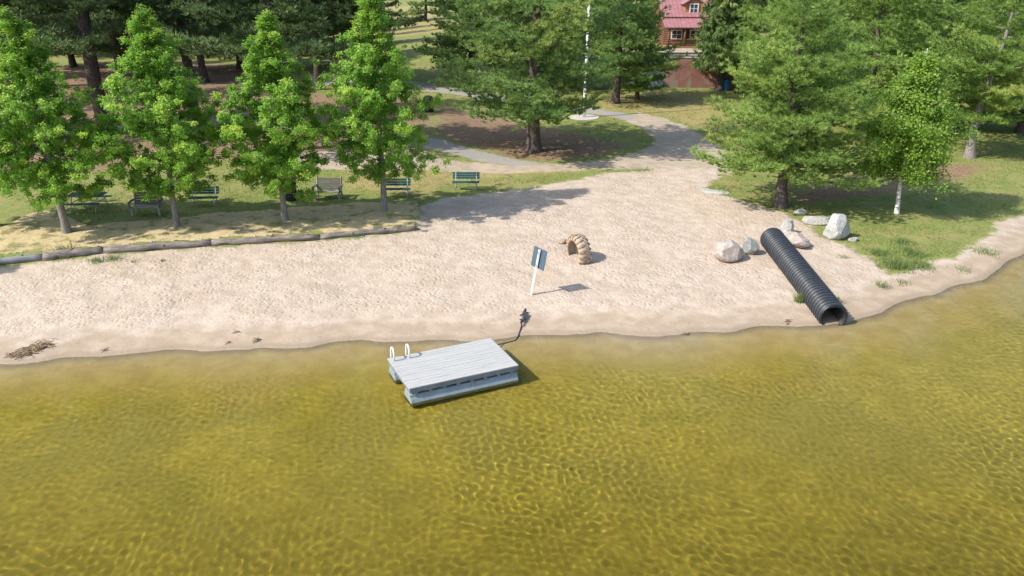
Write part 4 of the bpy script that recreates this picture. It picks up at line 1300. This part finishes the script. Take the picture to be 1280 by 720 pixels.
# ================================================================== GRASS AND PLANTS
L_GRASS = leaf_mat('grass_blades', (.105, .15, .034), (.22, .255, .07), (.34, .30, .12), .3)
L_TUFT = leaf_mat('weed_blades', (.11, .175, .05), (.23, .29, .10), None, .3)
def blades(name, pos, hgt, wid, tint, mat, rg, lean=.5):
    n = len(pos)
    az = rg.random(n) * 6.28
    s = np.stack([np.cos(az), np.sin(az), np.zeros(n)], 1) * (wid * rg.uniform(.6, 1.2, n))[:, None]
    hv = hgt * rg.uniform(.55, 1.2, n)
    tip = np.stack([rg.normal(0, lean, n) * hv, rg.normal(0, lean, n) * hv, hv], 1)
    v = np.stack([pos - s, pos + s, pos + tip], 1)
    return raw_mesh(name, v.reshape(-1, 3), np.arange(n * 3).reshape(-1, 3), mat, False, dict(tint=np.repeat(np.clip(tint, 0, 1), 3)), tri=True)
rg = np.random.default_rng(77)
N = 260000
yy = 30 + 75 * rg.random(N) ** 1.5
xx = (rg.random(N) * 2 - 1) * (yy * .70 + 4)
s1 = np.maximum(sdf(BEACH, xx, yy), sdf(SPIT, xx, yy)); s2 = np.maximum(sdf(PATH, xx, yy), np.maximum(sdf(ROAD, xx, yy), sdf(ROAD2, xx, yy)))
s3 = np.maximum(sdf(NEEDLE, xx, yy), np.maximum(sdf(NEEDLE2, xx, yy), sdf(NEEDLE3, xx, yy)))
nz = fbm(xx * .9, yy * .9, 91, 4)
dd = shore_d(xx, yy)
ok = (s1 + .8 * nz < -.12) & (s2 + .5 * nz < -.1) & (dd > 1.3 + .9 * sstep(10, 14, xx)) & (nz > -.22) & ((s3 < -.2) | (rg.random(N) < .12)) & ((sdf(STRAW, xx, yy) < 0) | (rg.random(N) < .10) & (nz > .05)) & (yy < 84)
xx, yy, nz = xx[ok], yy[ok], nz[ok]
pos = np.stack([xx, yy, terrain(xx, yy) - .01], 1)
dryp = np.clip(.5 - sdf(DRYG2, xx, yy) * -.6, 0, 1) * 0 + (np.maximum(sdf(DRYG, xx, yy), sdf(DRYG2, xx, yy)) > -.3) * .45
tint = .35 + .5 * nz + rg.normal(0, .18, len(xx)) + dryp
sz = np.clip(yy / 45, .8, 1.8)
me = blades('grass', pos, .085 * np.clip(1 + .8 * nz, .6, 1.5), .022 * sz, tint, L_GRASS, rg, .8)
tag(link('grass', me), 'short patchy lawn grass around benches, paths and pines', 'grass', kind='stuff')
def tuft(px, rad, hgt, n, label, name='grass_tuft', cat='grass tuft', seed=0, mat=L_TUFT):
    n = int(n * .45)
    rg = np.random.default_rng(900 + seed); c = W(*px)
    p = np.stack([c.x + rg.normal(0, rad * .45, n), c.y + rg.normal(0, rad * .45, n)], 1)
    z = terrain(p[:, 0], p[:, 1])
    fall = np.exp(-((p[:, 0] - c.x) ** 2 + (p[:, 1] - c.y) ** 2) / (rad * rad))
    me = blades('leaves', np.stack([p[:, 0] - c.x, p[:, 1] - c.y, z - c.z - .01], 1), hgt * (.45 + .6 * fall), .016, .45 + rg.normal(0, .25, n), mat, rg, .45)
    o = thing(name, label, cat, c)
    link('leaves', me, o)
    return o
for k, (px, rad, hg, n, lb) in enumerate((
        ((1121, 334), .75, .50, 700, 'tallest upright grass tuft on the bare bank right of the boulders'),
        ((1098, 318), .55, .36, 420, 'grass tuft at the sand edge between white boulder and tallest tuft'),
        ((1140, 318), .9, .38, 620, 'wide loose grass tuft on the thin lawn behind the tallest tuft'),
        ((1128, 304), .6, .32, 360, 'small grass tuft nearest the shade right of the white boulder'),
        ((1152, 334), .6, .34, 380, 'bluish green tuft right of the tallest tuft'),
        ((1103, 358), .34, .3, 150, 'lone green tuft on bare sand near the water right of the pipe'),
        ((1128, 354), .4, .2, 130, 'low weedy tuft at the foot of the bank by the water'),
        ((1205, 338), .5, .2, 160, 'low tuft near the shoreline of the grassy point'),
        ((1232, 316), .7, .26, 320, 'bright tuft at the tip of the grassy point'),
        ((1000, 377), .22, .50, 190, 'bright weed against the left side of the pipe'),
        ((1044, 378), .30, .40, 170, 'weed against the right side of the pipe near its mouth'),
        ((1055, 322), .35, .14, 90, 'sparse low weed on sand right of the pipe'),
        ((120, 327), .42, .24, 300, 'green weed tuft at the foot of the thick log'),
        ((143, 324), .48, .22, 300, 'wider weed patch at the foot of the longest log'),
        ((168, 327), .22, .12, 80, 'small dark weed on sand below the longest log'),
        ((204, 326), .2, .12, 70, 'smallest weed on sand below the right half of the longest log'),
        ((80, 316), .7, .3, 420, 'dark green weed clump between leftmost maple and log'),
        ((448, 296), .55, .16, 220, 'grass growing over the thin low log'),
        ((960, 258), .7, .2, 300, 'grass tuft at the left foot of the broad pine'),
        ((905, 238), 1.3, .16, 700, 'yellowish grass patch beside the flat stone at the drive'),
        ((800, 212), 1.1, .14, 420, 'thin grass patch where the beach meets the dirt path'))):
    tuft(px, rad, hg, n, lb, seed=k)
